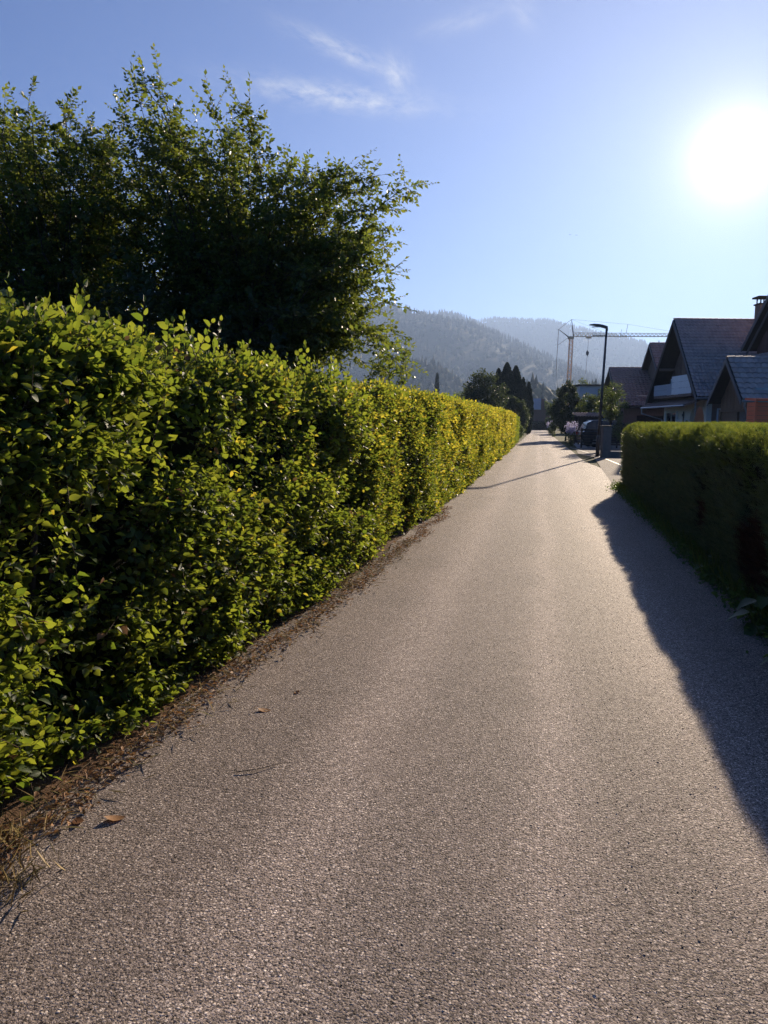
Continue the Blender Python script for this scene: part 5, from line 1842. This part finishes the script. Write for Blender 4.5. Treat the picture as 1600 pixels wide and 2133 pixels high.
mg, tg, og = mat_new('pale_grit')
ag = tg.new('ShaderNodeAttribute', attribute_name='var')
principled(tg, og, tg.ramp(ag.outputs['Fac'], [(0.0, (0.05, 0.045, 0.042)), (0.5, (0.14, 0.12, 0.105)), (0.85, (0.26, 0.22, 0.19)), (1.0, (0.42, 0.37, 0.32))]), 0.6, 0.35)
n = 22000
gy = 1.2 + 8 * rng.random(n) ** 1.6
gx = rng.uniform(-1.62, 1.85, n)
cc = (gx + 1.67) / 3.62
gz = 0.016 - 0.010 * (2 * cc - 1) ** 2
sz = 0.0028 * rng.uniform(0.5, 1.0, n) * np.where(rng.random(n) < 0.05, 1.9, 1.0)
me = scatter_mesh('loose_grit', grit_template(), rotz_frames(n), np.stack([gx, gy, gz], -1), sz[:, None] * np.array([1.2, 0.9, 0.75]), mg)
tag(link('loose_grit', me), 'fine pale grit on the asphalt lane', 'grit', kind='stuff')


def dead_leaf(label, x, y, size, rz, curl, mat=M['litter']):
    mb = MB()
    st = [0, .2, .45, .7, .9, 1.0]
    wd = [0.0, .22, .34, .28, .12, 0]
    for t_, w_ in zip(st, wd):
        for s in (-1, 0, 1):
            mb.v.append(((t_ - .5) * size, s * w_ * size, size * 0.55 * (curl * (2 * t_ - 1) ** 2 + (curl * 1.2 * w_ if s else 0))))
    for i in range(len(st) - 1):
        for k in range(2):
            mb.f.append((i * 3 + k, i * 3 + k + 1, i * 3 + 4 + k, i * 3 + 3 + k))
    mb.tube([(-0.5 * size, 0, curl * size), (-0.78 * size, 0.03 * size, 0.01)], 0.0012, 4)
    o = link('dead_leaf', mb.mesh('dead_leaf', mat, smooth=True), None)
    o.location = (x, y, 0.009)
    o.rotation_euler = (random.uniform(-.15, .15), random.uniform(-.15, .15), rz)
    return tag(o, label, 'leaf', 'dead leaves on the asphalt')


dead_leaf('curled dry leaf on the asphalt nearest the front left corner of the hedge', -1.60, 2.55, 0.085, 0.5, 0.30)
dead_leaf('dark dry leaf just left of the nearest curled leaf', -1.73, 2.50, 0.07, 2.2, 0.25)
dead_leaf('dark folded leaf lying farther up the lane by the litter', -1.42, 3.75, 0.075, 0.2, 0.25)
dead_leaf('small curled leaf above the dark folded leaf', -1.33, 4.05, 0.05, 1.4, 0.35)
dead_leaf('dead leaf below the grass tuft at the lower left edge', -1.72, 1.72, 0.08, 1.0, 0.3)
dead_leaf('reddish dead leaf near the bottom left picture corner', -1.52, 1.52, 0.075, -0.4, 0.2)


def stick(label, pts, r, name='stick'):
    o = MB().tube(pts, list(np.linspace(r, r * 0.5, len(pts))), 6).build(name, M['twig'])
    return tag(o, label, 'stick')


stick('thin pale twig lying on the asphalt right of the curled leaves', [(-1.28, 3.02, 0.018), (-1.20, 3.06, 0.022), (-1.12, 3.14, 0.018)], 0.0025, 'twig')
stick('dark flat stick poking in at the lower left picture edge', [(-1.75, 1.66, 0.018), (-1.60, 1.70, 0.02), (-1.49, 1.735, 0.018)], 0.011)
stick('bent pale stem in the dry grass at the lower left edge', [(-1.86, 1.86, 0.02), (-1.74, 1.93, 0.10), (-1.66, 2.06, 0.03)], 0.005)


def big_weed(name, label, base, leaves, tilt=0.5):
    root = thing(name, label, 'weed', base)
    me = bpy.data.meshes.new('leaf')
    tv, tf, luv = BIG
    me.from_pydata([tuple(v) for v in tv], [], tf)
    me.attributes.new('luv', 'FLOAT_VECTOR', 'POINT').data.foreach_set('vector', luv.astype(np.float32).ravel())
    me.polygons.foreach_set('use_smooth', [True] * len(tf))
    sub = bpy.data.objects
    me.materials.append(M['weed'])
    for (az_, el_, s, stem) in leaves:
        dv = Vector((math.cos(az_) * math.cos(el_), math.sin(az_) * math.cos(el_), math.sin(el_)))
        tip = dv * stem
        MB().tube([(0, 0, -0.02), tuple(dv * stem * .5 + Vector((0, 0, .02))), tuple(tip)], [0.006, 0.005, 0.004], 5, cap=False).build('stalk', M['grass'], root)
        out = Vector((math.cos(az_), math.sin(az_), -0.15)).normalized()
        y_ = Vector((0, 0, 1)).cross(out).normalized()
        z_ = out.cross(y_)
        mt = Matrix((out * s, y_ * s, z_ * s)).transposed().to_4x4()
        mt.translation = tip
        link('leaf', me, root, None, mt)


big_weed('burdock', 'broad-leaved weed at the foot of the yew hedge by the right picture edge', (1.80, 6.15, 0),
         [(3.0, 0.9, 0.20, 0.18), (3.9, 0.6, 0.19, 0.12), (2.2, 0.8, 0.18, 0.16), (4.6, 0.8, 0.18, 0.20), (3.4, 1.2, 0.17, 0.27), (2.6, 0.4, 0.15, 0.08), (4.2, 1.3, 0.15, 0.30)])
big_weed('burdock', 'smaller broad-leaved weed farther along the yew hedge foot', (1.86, 8.2, 0),
         [(3.0, 0.9, 0.17, 0.15), (3.9, 0.6, 0.15, 0.12), (2.2, 0.8, 0.15, 0.14), (4.6, 0.9, 0.13, 0.18)])
big_weed('burdock', 'lowest broad-leaved weed nearest the camera below the yew hedge', (1.72, 5.2, 0),
         [(3.1, 0.8, 0.15, 0.12), (4.1, 0.5, 0.14, 0.10), (2.3, 0.7, 0.15, 0.13), (4.9, 0.9, 0.14, 0.16)])
# ground cover along the hedge foot
n = 9000
wy = 4.5 + 15 * rng.random(n)
wx = rface(wy) - 0.02 + rng.normal(0, 0.075, n) * (0.6 + fbm(wy * 1.5, wy * 0 + 7))
wzv = np.abs(rng.normal(0, 0.07, n)) + 0.015
T = np.stack([wx, wy, wzv], -1)
d = nrm(np.array([-0.6, 0, 0.2]) + rng.normal(0, 0.7, (n, 3)))
nn = nrm(np.array([0, 0, 1.0]) + rng.normal(0, 0.5, (n, 3)))
me = scatter_mesh('ground_cover', LEAF_LO, frames(d, nn), T, 0.045 * rng.uniform(0.5, 1.5, n), M['weed'])
tag(link('ground_cover', me), 'low weeds and ivy along the foot of the yew hedge', 'weeds', kind='stuff')
n = 900
wy = 4.8 + 14 * rng.random(n)
T = np.stack([rface(wy) - 0.02 + rng.normal(0, 0.06, n), wy, 0 * wy], -1)
d = nrm(np.stack([rng.normal(-.15, .3, n), rng.normal(0, .3, n), np.ones(n)], -1))
me = scatter_mesh('verge_grass', LEAF_LO, frames(d, rvec(n)), T, rng.uniform(0.12, 0.38, n)[:, None] * np.array([1, 0.03, 0.3]), M['grass'])
tag(link('verge_grass', me), 'thin grass stalks in front of the yew hedge', 'grass', kind='stuff')


# ------------------------------------------------------------------ birds
def bird(label, p, s):
    mb = MB()
    mb.tube([(-0.5 * s, 0, 0), (-0.2 * s, 0, 0), (0.15 * s, 0, 0.01 * s), (0.45 * s, 0, 0)], [0.01 * s, 0.09 * s, 0.08 * s, 0.01 * s], 6)
    root = link('bird', mb.mesh('bird', M['bird'], smooth=True))
    root.location = p
    for sd in (-1, 1):
        w_ = MB()
        w_.v += [(-0.15 * s, 0, 0.02 * s), (0.15 * s, 0, 0.02 * s), (0.12 * s, sd * 0.5 * s, 0.16 * s), (-0.18 * s, sd * 0.95 * s, 0.08 * s), (-0.2 * s, sd * 0.4 * s, 0.12 * s)]
        w_.v += [(x, y, z - 0.015 * s) for x, y, z in w_.v]
        w_.f += [(0, 1, 2, 3, 4), (9, 8, 7, 6, 5)] + [(i, (i + 1) % 5, 5 + (i + 1) % 5, 5 + i) for i in range(5)]
        w_.build('wing', M['bird'], root)
    root.rotation_euler = (0.15, 0, R(75))
    return tag(root, label, 'bird', 'birds in the sky')


x, z = ray_at_y(1188, 489, 80)
bird('left of two dark birds flying close together left of the sun', (x, 80, z), 0.17)
x, z = ray_at_y(1201, 490, 82)
bird('right of two dark birds flying close together left of the sun', (x, 82, z), 0.18)
